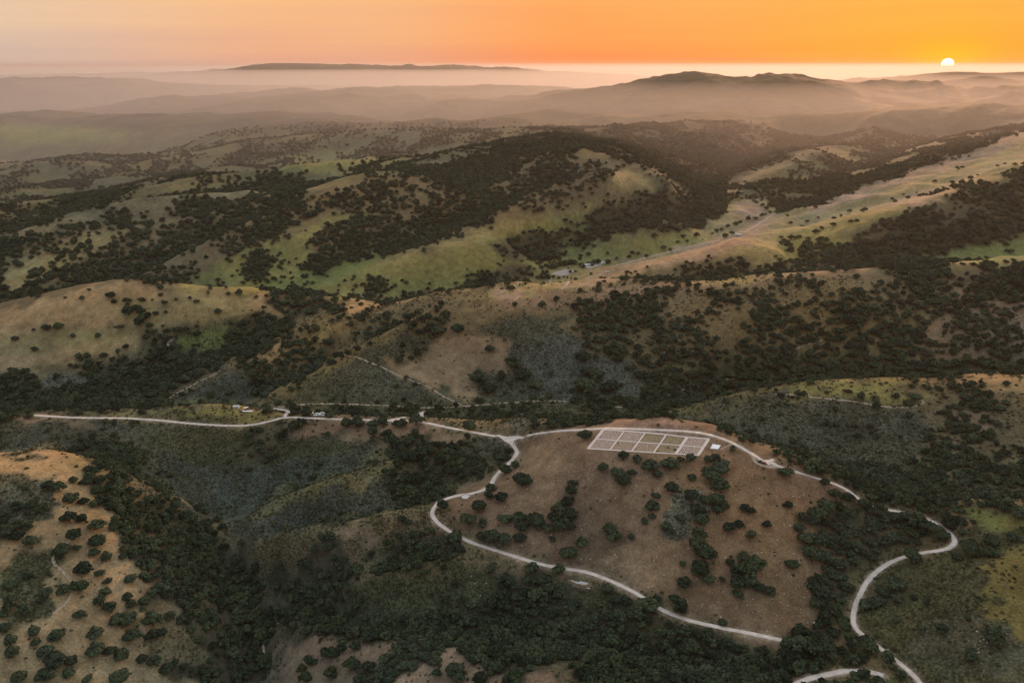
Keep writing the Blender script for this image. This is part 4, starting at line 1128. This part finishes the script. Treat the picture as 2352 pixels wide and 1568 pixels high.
# ------------------------------------------------------------------ sage and brush
def shrubs(r0, r1, sp_, smin, smax):
    nx = np.arange(-r1 * .7, r1 * .7, sp_); ny = np.arange(0, r1, sp_)
    xx, yy = np.meshgrid(nx, ny)
    xx = (xx + RNG.uniform(-.5, .5, xx.shape) * sp_).ravel(); yy = (yy + RNG.uniform(-.5, .5, yy.shape) * sp_).ravel()
    r = np.hypot(xx, yy); th = np.arctan2(xx, yy)
    m = (r > r0) & (r < r1) & (np.abs(th) < math.radians(37))
    xx, yy, r, th = xx[m], yy[m], r[m], th[m]
    fi = (th - TH_IN[0]) / DTH; fj = (np.log(r) - LR_IN[0]) / DLR
    sdn = bil(CV[:, :, 4], fi, fj); vis = bil(VISF, fi, fj)
    blue = bil(CV[:, :, 2] / np.maximum(CV[:, :, 0], 1e-3), fi, fj)
    m = (RNG.uniform(size=len(xx)) < sdn * (.62 + .9 * fbm(xx / 16, yy / 16, 3, 33))) & (vis > .3)
    xx, yy, blue = xx[m], yy[m], blue[m]
    far_ = road_dist(np.stack([xx, yy], 1)) > 3.6
    xx, yy, blue = xx[far_], yy[far_], blue[far_]
    return np.stack([xx, yy, ground_z(xx, yy) - .05], 1), RNG.uniform(smin, smax, len(xx)), blue
P1, s1, b1 = shrubs(290, 700, 2.4, .9, 3.6)
P2, s2, b2 = shrubs(700, 1250, 3.4, 1.2, 4.4)
P1 = np.concatenate([P1, P2]); s1 = np.concatenate([s1, s2]); b1 = np.concatenate([b1, b2])
sg = b1 > .72
scatter('sage_scrub', P1[sg], s1[sg], SAGE_COL, 'grey-green sage scrub carpeting the middle slopes', 'scrub', 3)
scatter('green_brush', P1[~sg], s1[~sg], BRUSH_COL, 'low olive brush and coarse grass tufts on the spurs', 'brush', 3)
print('scrub', sg.sum(), (~sg).sum(), time.time() - T0)

# ------------------------------------------------------------------ ground patches laid on the slope
def drape(name, P, mat, lift, cuts=4, kind='structure', parent=None):
    P = [np.asarray(p, float) for p in P]
    bm = bmesh.new()
    f = bm.faces.new([bm.verts.new((p[0], p[1], 0)) for p in P])
    bmesh.ops.triangulate(bm, faces=[f])
    bmesh.ops.subdivide_edges(bm, edges=bm.edges[:], cuts=cuts, use_grid_fill=True)
    xs = np.array([v.co.x for v in bm.verts]); ys = np.array([v.co.y for v in bm.verts])
    zs = ground_z(xs, ys) + lift
    for v, z in zip(bm.verts, zs): v.co.z = z
    bmesh.ops.recalc_face_normals(bm, faces=bm.faces[:])
    for f in bm.faces:
        if f.normal.z < 0: f.normal_flip()
    o = bm_obj(name, bm, mat, parent, smooth=True)
    if kind: o['kind'] = kind
    return o
drape('gravel_yard', [hit(*p) for p in ((717,946),(749,946),(756,959),(705,959))], M_GRAVEL, .13)
drape('gravel_yard', [hit(*p) for p in ((1146,1000),(1193,1001),(1180,1010),(1172,1016))], M_GRAVEL, .30)
drape('gravel_yard', [hit(*p) for p in ((1742,1054),(1762,1056),(1776,1060),(1768,1068),(1752,1064))], M_GRAVEL, .30)
drape('gravel_yard', [hit(*p) for p in ((955,950),(972,946),(980,958),(972,966),(962,962))], M_GRAVEL, .33)
M_SAND = mat_noise('arena_sand', (.27, .24, .215), (.35, .315, .28), .05)
drape('arena', [hit(*p) for p in ((1266,629),(1284,622),(1302,618),(1326,622),(1310,629),(1292,634))], M_SAND, .4, 6)
M_SAND = mat_noise('farm_dirt', (.30, .26, .22), (.40, .36, .31), .05)
drape('farm_yard', [hit(*p) for p in ((1340,613),(1350,608),(1384,603),(1392,605),(1375,610),(1352,616))], M_SAND, .4, 6)

# ------------------------------------------------------------------ planted grid on the hilltop
M_BORDER = mat_noise('pale_border_gravel', (.56, .46, .39), (.70, .60, .52), .8, bump=.2)
M_BEDS = [mat_noise('bed_soil_%s' % k, c1, c2, .5, bump=.3) for k, c1, c2 in (('pink', (.34, .245, .19), (.50, .375, .30)), ('brown', (.26, .18, .12), (.40, .29, .205)), ('olive', (.19, .145, .075), (.33, .245, .15)))]
M_ROWS = mat_noise('row_plants', (.10, .07, .045), (.19, .14, .095), 1.2)
grid_o = empty('planting_grid', tuple(pc))
tag(grid_o, 'white-edged rectangular planting grid of ten beds on the brown hilltop', 'garden plot')
TLc, TRc, BRc, BLc = [np.array(p) for p in PLOT]
def gp(u, v, lift=0):
    p = (TLc * (1 - u) + TRc * u) * (1 - v) + (BLc * (1 - u) + BRc * u) * v
    x, y = p[0], p[1]
    return np.array([x - pc[0], y - pc[1], float(ground_z(x, y)) + lift - pc[2]])
lenU = np.linalg.norm((TRc - TLc)[:2]); lenV = np.linalg.norm((BLc - TLc)[:2])
def strip(name, u0, u1, v0, v1, lift, mat, parent, nu=24, nv=2, edge=.18):
    vs_, fs = [], []
    us = np.linspace(u0, u1, nu); vv = np.linspace(v0, v1, nv)
    for u in us:
        for v in vv: vs_.append(tuple(gp(u, v, lift)))
    for i in range(nu - 1):
        for j in range(nv - 1):
            a = i * nv + j; fs.append((a, a + 1, a + nv + 1, a + nv))
    # sides down into the soil
    ring_ = [i * nv for i in range(nu)] + [(nu - 1) * nv + j for j in range(1, nv)] + [i * nv + nv - 1 for i in range(nu - 2, -1, -1)] + [j for j in range(nv - 2, 0, -1)]
    b0 = len(vs_)
    for k in ring_: vs_.append((vs_[k][0], vs_[k][1], vs_[k][2] - edge))
    for k in range(len(ring_)):
        k2 = (k + 1) % len(ring_); fs.append((ring_[k], b0 + k, b0 + k2, ring_[k2]))
    o = mesh_obj(name, vs_, fs, mat, parent)
    return o
hwU = .9 / lenU; hwV = .8 / lenV
nV = [0.0, .5, 1.0]; nU = [k / 5 for k in range(6)]
for k, v in enumerate(nV):
    w_ = hwV * (.8 if k == 1 else 1)
    strip('border_strip', -hwU, 1 + hwU, v - w_, v + w_, .26, M_BORDER, grid_o, 40, 2)
for k, u in enumerate(nU):
    w_ = hwU * (1.5 if k in (0, 4, 5) else .95)
    for j in range(2):
        strip('border_strip', u - w_, u + w_, nV[j] + hwV * 1.02, nV[j + 1] - hwV * 1.02, .25, M_BORDER, grid_o, 3, 10)
bedmat = [[0, 0, 2, 2, 0], [0, 1, 1, 2, 0]]
rngb = np.random.default_rng(3)
for j in range(2):
    for i in range(5):
        u0, u1 = nU[i] + hwU * 1.6, nU[i + 1] - hwU * 1.6; v0, v1 = nV[j] + hwV * 1.05, nV[j + 1] - hwV * 1.05
        bed = strip('bed', u0, u1, v0, v1, .13, M_BEDS[bedmat[j][i]], grid_o, 10, 10, .1)
        # rows of low plants, gappy in the middle beds
        rows = 9; gaps = .12 if bedmat[j][i] == 0 else .55
        vs_, fs = [], []
        for r_ in range(rows):
            u = u0 + (u1 - u0) * (r_ + .5) / rows
            for q in range(26):
                if rngb.uniform() < gaps: continue
                v = v0 + (v1 - v0) * (q + .5) / 26
                c = gp(u + rngb.normal(0, .12) / lenU, v, .13)
                b0 = len(vs_); w0 = rngb.uniform(.2, .42); h0 = rngb.uniform(.15, .4)
                for a in range(5):
                    t = 2 * math.pi * a / 5 + rngb.uniform(0, 1); vs_.append((c[0] + w0 * math.cos(t), c[1] + w0 * math.sin(t), c[2] - .02))
                vs_.append((c[0], c[1], c[2] + h0))
                for a in range(5): fs.append((b0 + a, b0 + (a + 1) % 5, b0 + 5))
        mo = mesh_obj('row_plants', vs_, fs, M_ROWS, bed); mo['kind'] = 'stuff'

# ------------------------------------------------------------------ white panel with its emblem
M_WHITE = mat_noise('white_paint', (.74, .74, .73), (.82, .82, .80), .6)
M_BLACK, _, b = new_mat('black_paint', .7); b.inputs['Base Color'].default_value = (.02, .02, .022, 1)
PC = [hit(1637, 1019.6), hit(1655.5, 1022.8), hit(1649.3, 1032.2), hit(1631.2, 1030)]
pm = np.mean(PC, 0)
panel = empty('ground_panel', (pm[0], pm[1], pm[2]))
tag(panel, 'flat white panel with black emblem lying beside the planted grid', 'panel')
def pp(u, v, lift):
    p = (PC[0] * (1 - u) + PC[1] * u) * (1 - v) + (PC[3] * (1 - u) + PC[2] * u) * v
    return (p[0] - pm[0], p[1] - pm[1], float(ground_z(p[0], p[1])) - pm[2] + lift)
zt = max(pp(u, v, 0)[2] for u in (0, 1) for v in (0, 1))
top_v = [pp(u, v, 0)[:2] + (max(pp(u, v, .3)[2], 0),) for u, v in ((0, 0), (1, 0), (1, 1), (0, 1))]
mesh_obj('board', top_v + [(x, y, z - .6) for x, y, z in top_v], [(0, 3, 2, 1), (0, 1, 5, 4), (1, 2, 6, 5), (2, 3, 7, 6), (3, 0, 4, 7)], M_WHITE, panel)
def onp(u, v, lift=.012):
    a = np.array(top_v); p = (a[0] * (1 - u) + a[1] * u) * (1 - v) + (a[3] * (1 - u) + a[2] * u) * v
    return (p[0], p[1], p[2] + lift)
def mark(name, poly): return mesh_obj(name, [onp(*p) for p in poly], [tuple(range(len(poly)))], M_BLACK, panel)
cres = [(.56 + .19 * math.cos(t), .64 + .28 * math.sin(t)) for t in np.linspace(-1.0, 2.5, 14)] + [(.51 + .11 * math.cos(t), .55 + .15 * math.sin(t)) for t in np.linspace(2.5, -1.0, 14)]
mark('emblem', cres)
mark('emblem', [(.33, .03), (.50, .03), (.48, .20), (.35, .17)])
for k in range(4):
    mark('lettering', [(.10 + .06 * k, .38), (.14 + .06 * k, .38), (.13 + .06 * k, .82), (.09 + .06 * k, .82)])

# ------------------------------------------------------------------ vehicles
def paint(name, c, rough=.35):
    m, nt, b = new_mat(name, rough); b.inputs['Base Color'].default_value = (*c, 1); b.inputs['Specular IOR Level'].default_value = .5; return m
M_GLASS = paint('dark_glass', (.015, .018, .02), .1); M_TYRE = paint('tyre_rubber', (.02, .02, .02), .9); M_LAMP = paint('lamp_lens', (.7, .7, .68), .2)
PROFILE = {
 'car': ([(-2.3,.35),(-2.3,.85),(-2.1,.98),(-1.0,1.02),(.0,1.02),(2.1,.95),(2.35,.75),(2.35,.35)], [(-1.9,1.0),(-1.35,1.48),(.1,1.5),(1.0,1.0)]),
 'pickup': ([(-2.8,.5),(-2.8,1.08),(-.5,1.1),(1.5,1.1),(2.7,1.02),(2.8,.8),(2.8,.5)], [(-.7,1.08),(-.55,1.78),(.6,1.8),(1.35,1.08)]),
 'van': ([(-2.7,.45),(-2.7,1.35),(1.7,1.35),(2.6,1.05),(2.7,.8),(2.7,.45)], [(-2.68,1.33),(-2.55,2.2),(1.0,2.2),(1.75,1.33)]),
}
def extrude(prof, w0, w1=None):
    w1 = w1 or w0; n_ = len(prof)
    zs = [p[1] for p in prof]; z0, z1 = min(zs), max(zs)
    vs_ = []
    for s in (-1, 1):
        for x, z in prof:
            t = (z - z0) / max(z1 - z0, 1e-6); vs_.append((x, s * (w0 * (1 - t) + w1 * t), z))
    fs = [tuple(range(n_))[::-1], tuple(range(n_, 2 * n_))] + [(i, (i + 1) % n_, n_ + (i + 1) % n_, n_ + i) for i in range(n_)]
    return vs_, fs
def vehicle(kind, mk, rz, mat, label, group=None, name=None, dx=0, dy=0):
    p = hit(*mk); x, y = p[0] + dx, p[1] + dy
    t = empty(name or ('pickup_truck' if kind == 'pickup' else 'parked_van' if kind == 'van' else 'parked_car'), (x, y, float(ground_z(x, y)) + .2), rz)
    tag(t, label, 'truck' if kind == 'pickup' else kind, group)
    body, cab = PROFILE[kind]
    v_, f_ = extrude(body, .93); o = mesh_obj('body', v_, f_, mat, t)
    v_, f_ = extrude(cab, .90, .72); mesh_obj('cabin', v_, f_, mat, t)
    # glass set a touch proud of the cabin sides and screens
    xs = [c[0] for c in cab]; zs = [c[1] for c in cab]; z0, z1 = min(zs), max(zs)
    for s in (-1, 1):
        q = [(.28, .15), (.34, .85), (.70, .85), (.88, .15)]
        pts_ = []
        for (a, bq) in q:
            z = z0 + (z1 - z0) * bq; xl = np.interp(z, [zs[0], zs[1]], [xs[0], xs[1]]); xr = np.interp(z, [zs[3], zs[2]], [xs[3], xs[2]])
            wv = .90 + (.72 - .90) * bq
            pts_.append((xl + (xr - xl) * (.1 if a < .5 else .9), s * (wv + .012), z))
        mesh_obj('side_window', pts_, [(0, 1, 2, 3)], M_GLASS, t)
    for (a, b_, nm) in ((2, 3, 'windscreen'), (0, 1, 'rear_window')):
        dirx = .012 if nm == 'windscreen' else -.012
        pts_ = []
        for (tt_, s) in ((.12, -1), (.12, 1), (.88, 1), (.88, -1)):
            lo, hi = (3, 2) if nm == 'windscreen' else (0, 1)
            xx_ = xs[lo] + (xs[hi] - xs[lo]) * tt_; zz_ = zs[lo] + (zs[hi] - zs[lo]) * tt_
            pts_.append((xx_ + dirx, s * (.80 - .16 * tt_), zz_ + .012))
        mesh_obj(nm, pts_, [(0, 1, 2, 3)], M_GLASS, t)
    L_ = body[-1][0]
    for sx in (-1, 1):
        for sy in (-1, 1):
            bm = bmesh.new(); bmesh.ops.create_cone(bm, cap_ends=True, segments=12, radius1=.36, radius2=.36, depth=.24)
            bmesh.ops.rotate(bm, verts=bm.verts, matrix=Matrix.Rotation(math.pi / 2, 3, 'X'))
            w_ = bm_obj('wheel', bm, M_TYRE, t); w_.location = (sx * L_ * .62, sy * .86, .30)
    for sy in (-1, 1):
        xf = body[-2][0]; mesh_obj('headlight', [(xf + .01, sy * .55, .68), (xf + .01, sy * .85, .68), (xf - .02, sy * .85, .86), (xf - .02, sy * .55, .86)], [(0, 1, 2, 3)], M_LAMP, t)
    return t
M_CW = paint('white_bodywork', (.72, .72, .70)); M_CS = paint('silver_bodywork', (.42, .43, .44)); M_CD = paint('black_bodywork', (.018, .019, .022)); M_CR = paint('grey_bodywork', (.14, .14, .15))
GV = 'vehicles parked in the ridge-top yard'
cx, cy = 734.5, 953.0
vehicle('van', (cx, cy), .1, M_CW, 'white van at the back of the ridge-top yard', GV, dx=1.5, dy=8.0)
vehicle('pickup', (cx, cy), -.15, M_CW, 'white pickup second from the back in the ridge-top yard', GV, dx=-2.0, dy=4.2)
vehicle('car', (cx, cy), .2, M_CS, 'silver car beside the white pickup in the ridge-top yard', GV, dx=4.2, dy=3.0)
vehicle('van', (cx, cy), .05, M_CW, 'white van in the middle of the ridge-top yard', GV, dx=-2.6, dy=.4)
vehicle('car', (cx, cy), -.3, M_CR, 'dark grey car in the ridge-top yard between white vans', GV, dx=3.4, dy=-.6)
vehicle('car', (cx, cy), .15, M_CW, 'white car at the left front of the ridge-top yard', GV, dx=-4.2, dy=-3.4)
vehicle('pickup', (cx, cy), .0, M_CS, 'silver pickup nearest the road in the ridge-top yard', GV, dx=2.0, dy=-4.8)
vehicle('car', (743.5, 954.5), .5, M_CW, 'white car apart at the right of the ridge-top yard', GV, dx=2.0)
vehicle('car', (715.4, 956.8), .1, M_CD, 'black car alone at the left side of the ridge-top yard', GV)
GJ = 'vehicles at the road fork'
vehicle('pickup', (961, 957.5), .5, M_CW, 'white pickup parked at the ridge road fork', GJ)
vehicle('car', (964, 959.5), .4, M_CS, 'silver car behind the white pickup at the road fork', GJ, dx=2.4, dy=-1.4)
vehicle('car', (976.6, 958.7), .2, M_CD, 'black car parked on the right of the road fork', GJ)
vehicle('car', (979, 957.3), .2, M_CW, 'white car behind the black car at the fork', GJ, dx=1.0, dy=3.2)
GVp = 'vehicles at the hilltop viewpoint'
vehicle('car', (1749.0, 1061.5), -.5, M_CD, 'black car at the hilltop viewpoint under the small tree', GVp)
vehicle('pickup', (1754.5, 1064.5), -.5, M_CD, 'black pickup beside the car at the hilltop viewpoint', GVp)

# ------------------------------------------------------------------ small buildings
M_WALL = mat_noise('pale_wall', (.48, .45, .40), (.58, .55, .50), 1.0); M_ROOF = mat_noise('white_metal_roof', (.45, .45, .43), (.56, .56, .54), .8); M_DOOR = paint('grey_door', (.12, .12, .12), .6)
def shed(name, mk, L_, W_, H_, rise, rz, label, cat, group=None, dx=0, dy=0, windows=2):
    p = hit(*mk); x, y = p[0] + dx, p[1] + dy
    t = empty(name, (x, y, float(ground_z(x, y))), rz)
    tag(t, label, cat, group)
    l, w = L_ / 2, W_ / 2
    v_ = [(-l,-w,-1.2),(l,-w,-1.2),(l,w,-1.2),(-l,w,-1.2),(-l,-w,H_),(l,-w,H_),(l,w,H_),(-l,w,H_),(-l,0,H_+rise*.96),(l,0,H_+rise*.96)]
    mesh_obj('wall', v_, [(0,1,5,4),(2,3,7,6),(1,2,6,9,5),(3,0,4,8,7)], M_WALL, t)
    e = .45; th_ = .14
    rv = [(-l-e,-w-e,H_-e*rise/w+.05),(l+e,-w-e,H_-e*rise/w+.05),(l+e,0,H_+rise+.05),(-l-e,0,H_+rise+.05),(l+e,w+e,H_-e*rise/w+.05),(-l-e,w+e,H_-e*rise/w+.05)]
    rv += [(a, b_, c + th_) for a, b_, c in rv]
    mesh_obj('roof', rv, [(6,7,8,9),(9,8,10,11),(0,3,2,1),(3,5,4,2),(0,1,7,6),(4,5,11,10),(1,2,8,7),(2,4,10,8),(3,0,6,9),(5,3,9,11)], M_ROOF, t)
    d = mesh_obj('door', [(-.6+l*.4,-w-.02,-.2),(.6+l*.4,-w-.02,-.2),(.6+l*.4,-w-.02,2.1),(-.6+l*.4,-w-.02,2.1)], [(0,1,2,3)], M_DOOR, t)
    for k in range(windows):
        xx_ = -l + (k + .7) * (l * 1.1) / max(windows, 1)
        mesh_obj('window', [(xx_-.5,-w-.02,1.0),(xx_+.5,-w-.02,1.0),(xx_+.5,-w-.02,1.9),(xx_-.5,-w-.02,1.9)], [(0,1,2,3)], M_GLASS, t)
    return t
shed('shelter', (543, 936.5), 6.5, 4.0, 2.5, .8, .1, 'small white-roofed shelter at the end of the ridge-top spur', 'shelter')
GF = 'farm buildings in the valley'
shed('farm_shed', (1345, 611), 22, 9, 3.5, 1.6, .35, 'longest pale shed among the trees of the valley farm', 'shed', GF)
shed('farm_shed', (1356, 609), 12, 7, 3.2, 1.4, .35, 'short pale shed in the middle of the valley farm', 'shed', GF)
shed('farm_shed', (1383, 605.5), 14, 8, 3.5, 1.6, .3, 'pale shed at the upper end of the valley farm', 'shed', GF)
shed('farm_trailer', (1394, 626.5), 9, 4, 3.0, .6, .1, 'small white trailer beside the farm track', 'trailer', GF)
GS = 'sheds by the creek'
shed('creek_shed', (1691, 540.5), 10, 7, 3.5, 1.6, .3, 'left white shed by the creek trees up the valley', 'shed', GS)
shed('creek_shed', (1699, 541.5), 9, 7, 3.5, 1.6, .2, 'right white shed by the creek trees up the valley', 'shed', GS)
# concrete slab by the shelter
p = hit(569, 944.2)
bm = bmesh.new(); bmesh.ops.create_cube(bm, size=1)
for v in bm.verts: v.co = (v.co.x * 11.5, v.co.y * 2.2, v.co.z * .5)
bmesh.ops.bevel(bm, geom=bm.edges[:], offset=.05, segments=1, affect='EDGES')
sl = bm_obj('concrete_slab', bm, M_WHITE); sl.location = (p[0], p[1], p[2] + .22); sl.rotation_euler = (0, 0, .05)
tag(sl, 'long pale concrete slab on the grass near the ridge-top shelter', 'slab')

# ------------------------------------------------------------------ ponds and their stones
M_POND, nt, b = new_mat('pale_water', .12); b.inputs['Base Color'].default_value = (.42, .41, .40, 1); b.inputs['Specular IOR Level'].default_value = .5  # even pale grey base colour for the water
def pond(marks, rim=True, lift=.35):
    P = [hit(*m) for m in marks]; z = float(np.mean([q[2] for q in P])) + lift
    c = np.mean(P, 0)
    ring_ = []
    n_ = 40
    ang = [math.atan2(q[1] - c[1], q[0] - c[0]) for q in P]; rad = [math.hypot(q[0] - c[0], q[1] - c[1]) for q in P]
    o_ = np.argsort(ang); an = np.array(ang)[o_]; ra = np.array(rad)[o_]
    tt_ = np.linspace(-math.pi, math.pi, n_, endpoint=False)
    rr_ = np.interp(tt_, np.concatenate([[an[-1] - 2 * math.pi], an, [an[0] + 2 * math.pi]]), np.concatenate([[ra[-1]], ra, [ra[0]]]))
    k3 = np.array([.25, .5, .25]); rr_ = np.convolve(np.concatenate([rr_[-1:], rr_, rr_[:1]]), k3, 'valid')
    v_ = [(c[0] + r_ * math.cos(t), c[1] + r_ * math.sin(t), z) for t, r_ in zip(tt_, rr_)]
    wat = mesh_obj('pond_water', v_, [tuple(range(n_))], M_POND); wat['kind'] = 'structure'
    # bank: a low earth lip that carries the water level on the slope
    bv = []
    for (s, dz) in ((.985, -.25), (1.0, .10), (1.10, .16), (1.45, None)):
        for t, r_ in zip(tt_, rr_):
            x, y = c[0] + r_ * s * math.cos(t), c[1] + r_ * s * math.sin(t)
            bv.append((x, y, float(ground_z(x, y)) - .15 if dz is None else z + dz))
    bf = [(k * n_ + i, k * n_ + (i + 1) % n_, (k + 1) * n_ + (i + 1) % n_, (k + 1) * n_ + i) for k in range(3) for i in range(n_)]
    bk = mesh_obj('pond_bank', bv, bf, M_BANK, smooth=True); bk['kind'] = 'structure'
    return c, z
M_BANK = mat_noise('bank_earth', (.11, .085, .05), (.19, .14, .085), .8)
pond([(1309, 1330), (1313, 1326), (1328, 1327), (1342, 1332), (1350, 1338), (1353, 1343), (1345, 1346), (1332, 1345), (1320, 1341)])
pond([(1060, 1142), (1068, 1139), (1080, 1139), (1087, 1141), (1084, 1146), (1074, 1144), (1066, 1146)])
M_ROCK = mat_noise('pale_stone', (.38, .36, .33), (.60, .57, .53), 1.5, bump=.4)
def rock_mesh(seed):
    rng = np.random.default_rng(seed); bm = bmesh.new(); bmesh.ops.create_icosphere(bm, subdivisions=1, radius=.5)
    for v in bm.verts: v.co = Vector((v.co.x * 1.3, v.co.y, v.co.z * .7)) * rng.uniform(.75, 1.2)
    m_ = bpy.data.meshes.new('pale_rock'); bm.to_mesh(m_); bm.free(); m_.materials.append(M_ROCK); return m_
rmesh = [rock_mesh(k) for k in range(4)]
for k, mk in enumerate(((1318.5, 1344), (1323, 1345.5), (1328, 1347), (1333, 1348), (1339, 1349.5), (1344, 1349), (1349, 1350), (1353, 1351))):
    p = hit(*mk); o = bpy.data.objects.new('pale_rock', rmesh[k % 4]); C.objects.link(o)
    o.location = (p[0], p[1], p[2] + .2); o.scale = [random.uniform(1.2, 2.2)] * 3; o.rotation_euler = (0, 0, random.uniform(0, 6))
    tag(o, 'pale rock, %s in the row below the oval pond' % ('leftmost' if k == 0 else 'rightmost' if k == 7 else ordinal(k + 1) + ' from left'), 'rock', 'rocks below the oval pond')
# loose stones on the brown hill
stone_col = bpy.data.collections.new('stone_shapes')
for k in range(4): stone_col.objects.link(bpy.data.objects.new('stone_shape', rmesh[k]))
SP_ = []
rs = random.Random(4)
while len(SP_) < 420:
    a, b_ = rs.uniform(1080, 1940), rs.uniform(1060, 1460)
    p = hit(a, b_); d = road_dist(np.array([p[:2]]))[0]
    if d > 4 and abs(bil(CV[:, :, 3], np.array((math.atan2(p[0], p[1]) - TH_IN[0]) / DTH), np.array((math.log(math.hypot(p[0], p[1])) - LR_IN[0]) / DLR))) < .1: SP_.append(p)
for (a0, b0, a1, b1_, n_) in ((2225, 1350, 2280, 1500, 26), (560, 960, 620, 1000, 0), (330, 960, 470, 975, 25)):
    for _ in range(n_): SP_.append(hit(rs.uniform(a0, a1), rs.uniform(b0, b1_)))
SP_ = np.array(SP_)
scatter('pale_stones', SP_, np.abs(RNG.normal(.35, .35, len(SP_))) + .25, stone_col, 'small pale stones strewn over the brown hillside', 'stones', 4)
print('objects', time.time() - T0)

# ------------------------------------------------------------------ haze: one closed box of even air round the whole country
def make_haze():
    top = max(float(GZ.max()) + 12, CAM_Z + 12); bot = float(min(VV[:, 2].min(), 0)) - 1.0
    h = 112000.0
    bm = bmesh.new()
    bmesh.ops.create_cube(bm, size=1.0)
    for v in bm.verts:
        v.co = (v.co.x * 2 * h, v.co.y * 2 * h, top if v.co.z > 0 else bot)
    m = bpy.data.materials.new('haze_air'); m.use_nodes = True
    nt = m.node_tree; nt.nodes.clear()
    out = nod(nt, 'ShaderNodeOutputMaterial'); pv = nod(nt, 'ShaderNodeVolumePrincipled')
    pv.inputs['Color'].default_value = HAZE_COL
    pv.inputs['Density'].default_value = HAZE_DENSITY
    pv.inputs['Anisotropy'].default_value = HAZE_ANISO
    nt.links.new(pv.outputs[0], out.inputs['Volume'])
    o = bm_obj('haze', bm, m)
    tag(o, 'pale sunset haze filling the valleys and fading the far ridges', 'haze', kind='stuff')
    o.display_type = 'WIRE'
    return o
make_haze()
def make_mist():
    """low mist lying in the distant valleys, below the far crests"""
    bm = bmesh.new()
    bmesh.ops.create_cube(bm, size=1.0)
    bot = float(min(VV[:, 2].min(), 0)) - .5
    for v in bm.verts:
        v.co = (v.co.x * 150000, 2600 + (v.co.y + .5) * 94000, MIST_TOP if v.co.z > 0 else bot)
    m = bpy.data.materials.new('mist_air'); m.use_nodes = True
    nt = m.node_tree; nt.nodes.clear()
    out = nod(nt, 'ShaderNodeOutputMaterial'); pv = nod(nt, 'ShaderNodeVolumePrincipled')
    pv.inputs['Color'].default_value = (.87, .83, .83, 1); pv.inputs['Density'].default_value = MIST_DENSITY; pv.inputs['Anisotropy'].default_value = HAZE_ANISO
    nt.links.new(pv.outputs[0], out.inputs['Volume'])
    o = bm_obj('valley_mist', bm, m); tag(o, 'pale mist lying in the distant valleys below the far ridges', 'mist', kind='stuff')
    o.rotation_euler = (0, 0, math.radians(4)); o.display_type = 'WIRE'
make_mist()
print('haze', time.time() - T0)

# the sun's disc, half set behind the sea horizon
ang = math.radians(.35)
sdist = 150000.0
hx, hy, hz = ray(2176, 149.0)
hl = math.sqrt(hx * hx + hy * hy + hz * hz)
bm = bmesh.new()
bmesh.ops.create_uvsphere(bm, u_segments=32, v_segments=16, radius=sdist * math.tan(ang))
m = bpy.data.materials.new('sun_disc'); m.use_nodes = True
nt = m.node_tree; nt.nodes.clear()
out = nod(nt, 'ShaderNodeOutputMaterial'); em = nod(nt, 'ShaderNodeEmission')
em.inputs['Color'].default_value = (1.0, .86, .55, 1); em.inputs['Strength'].default_value = SUN_DISC
nt.links.new(em.outputs[0], out.inputs[0])
m.cycles.emission_sampling = 'NONE'
so = bm_obj('sun', bm, m)
so.location = (hx / hl * sdist, hy / hl * sdist, CAM_Z + hz / hl * sdist)
so['kind'] = 'structure'
print('done', time.time() - T0)
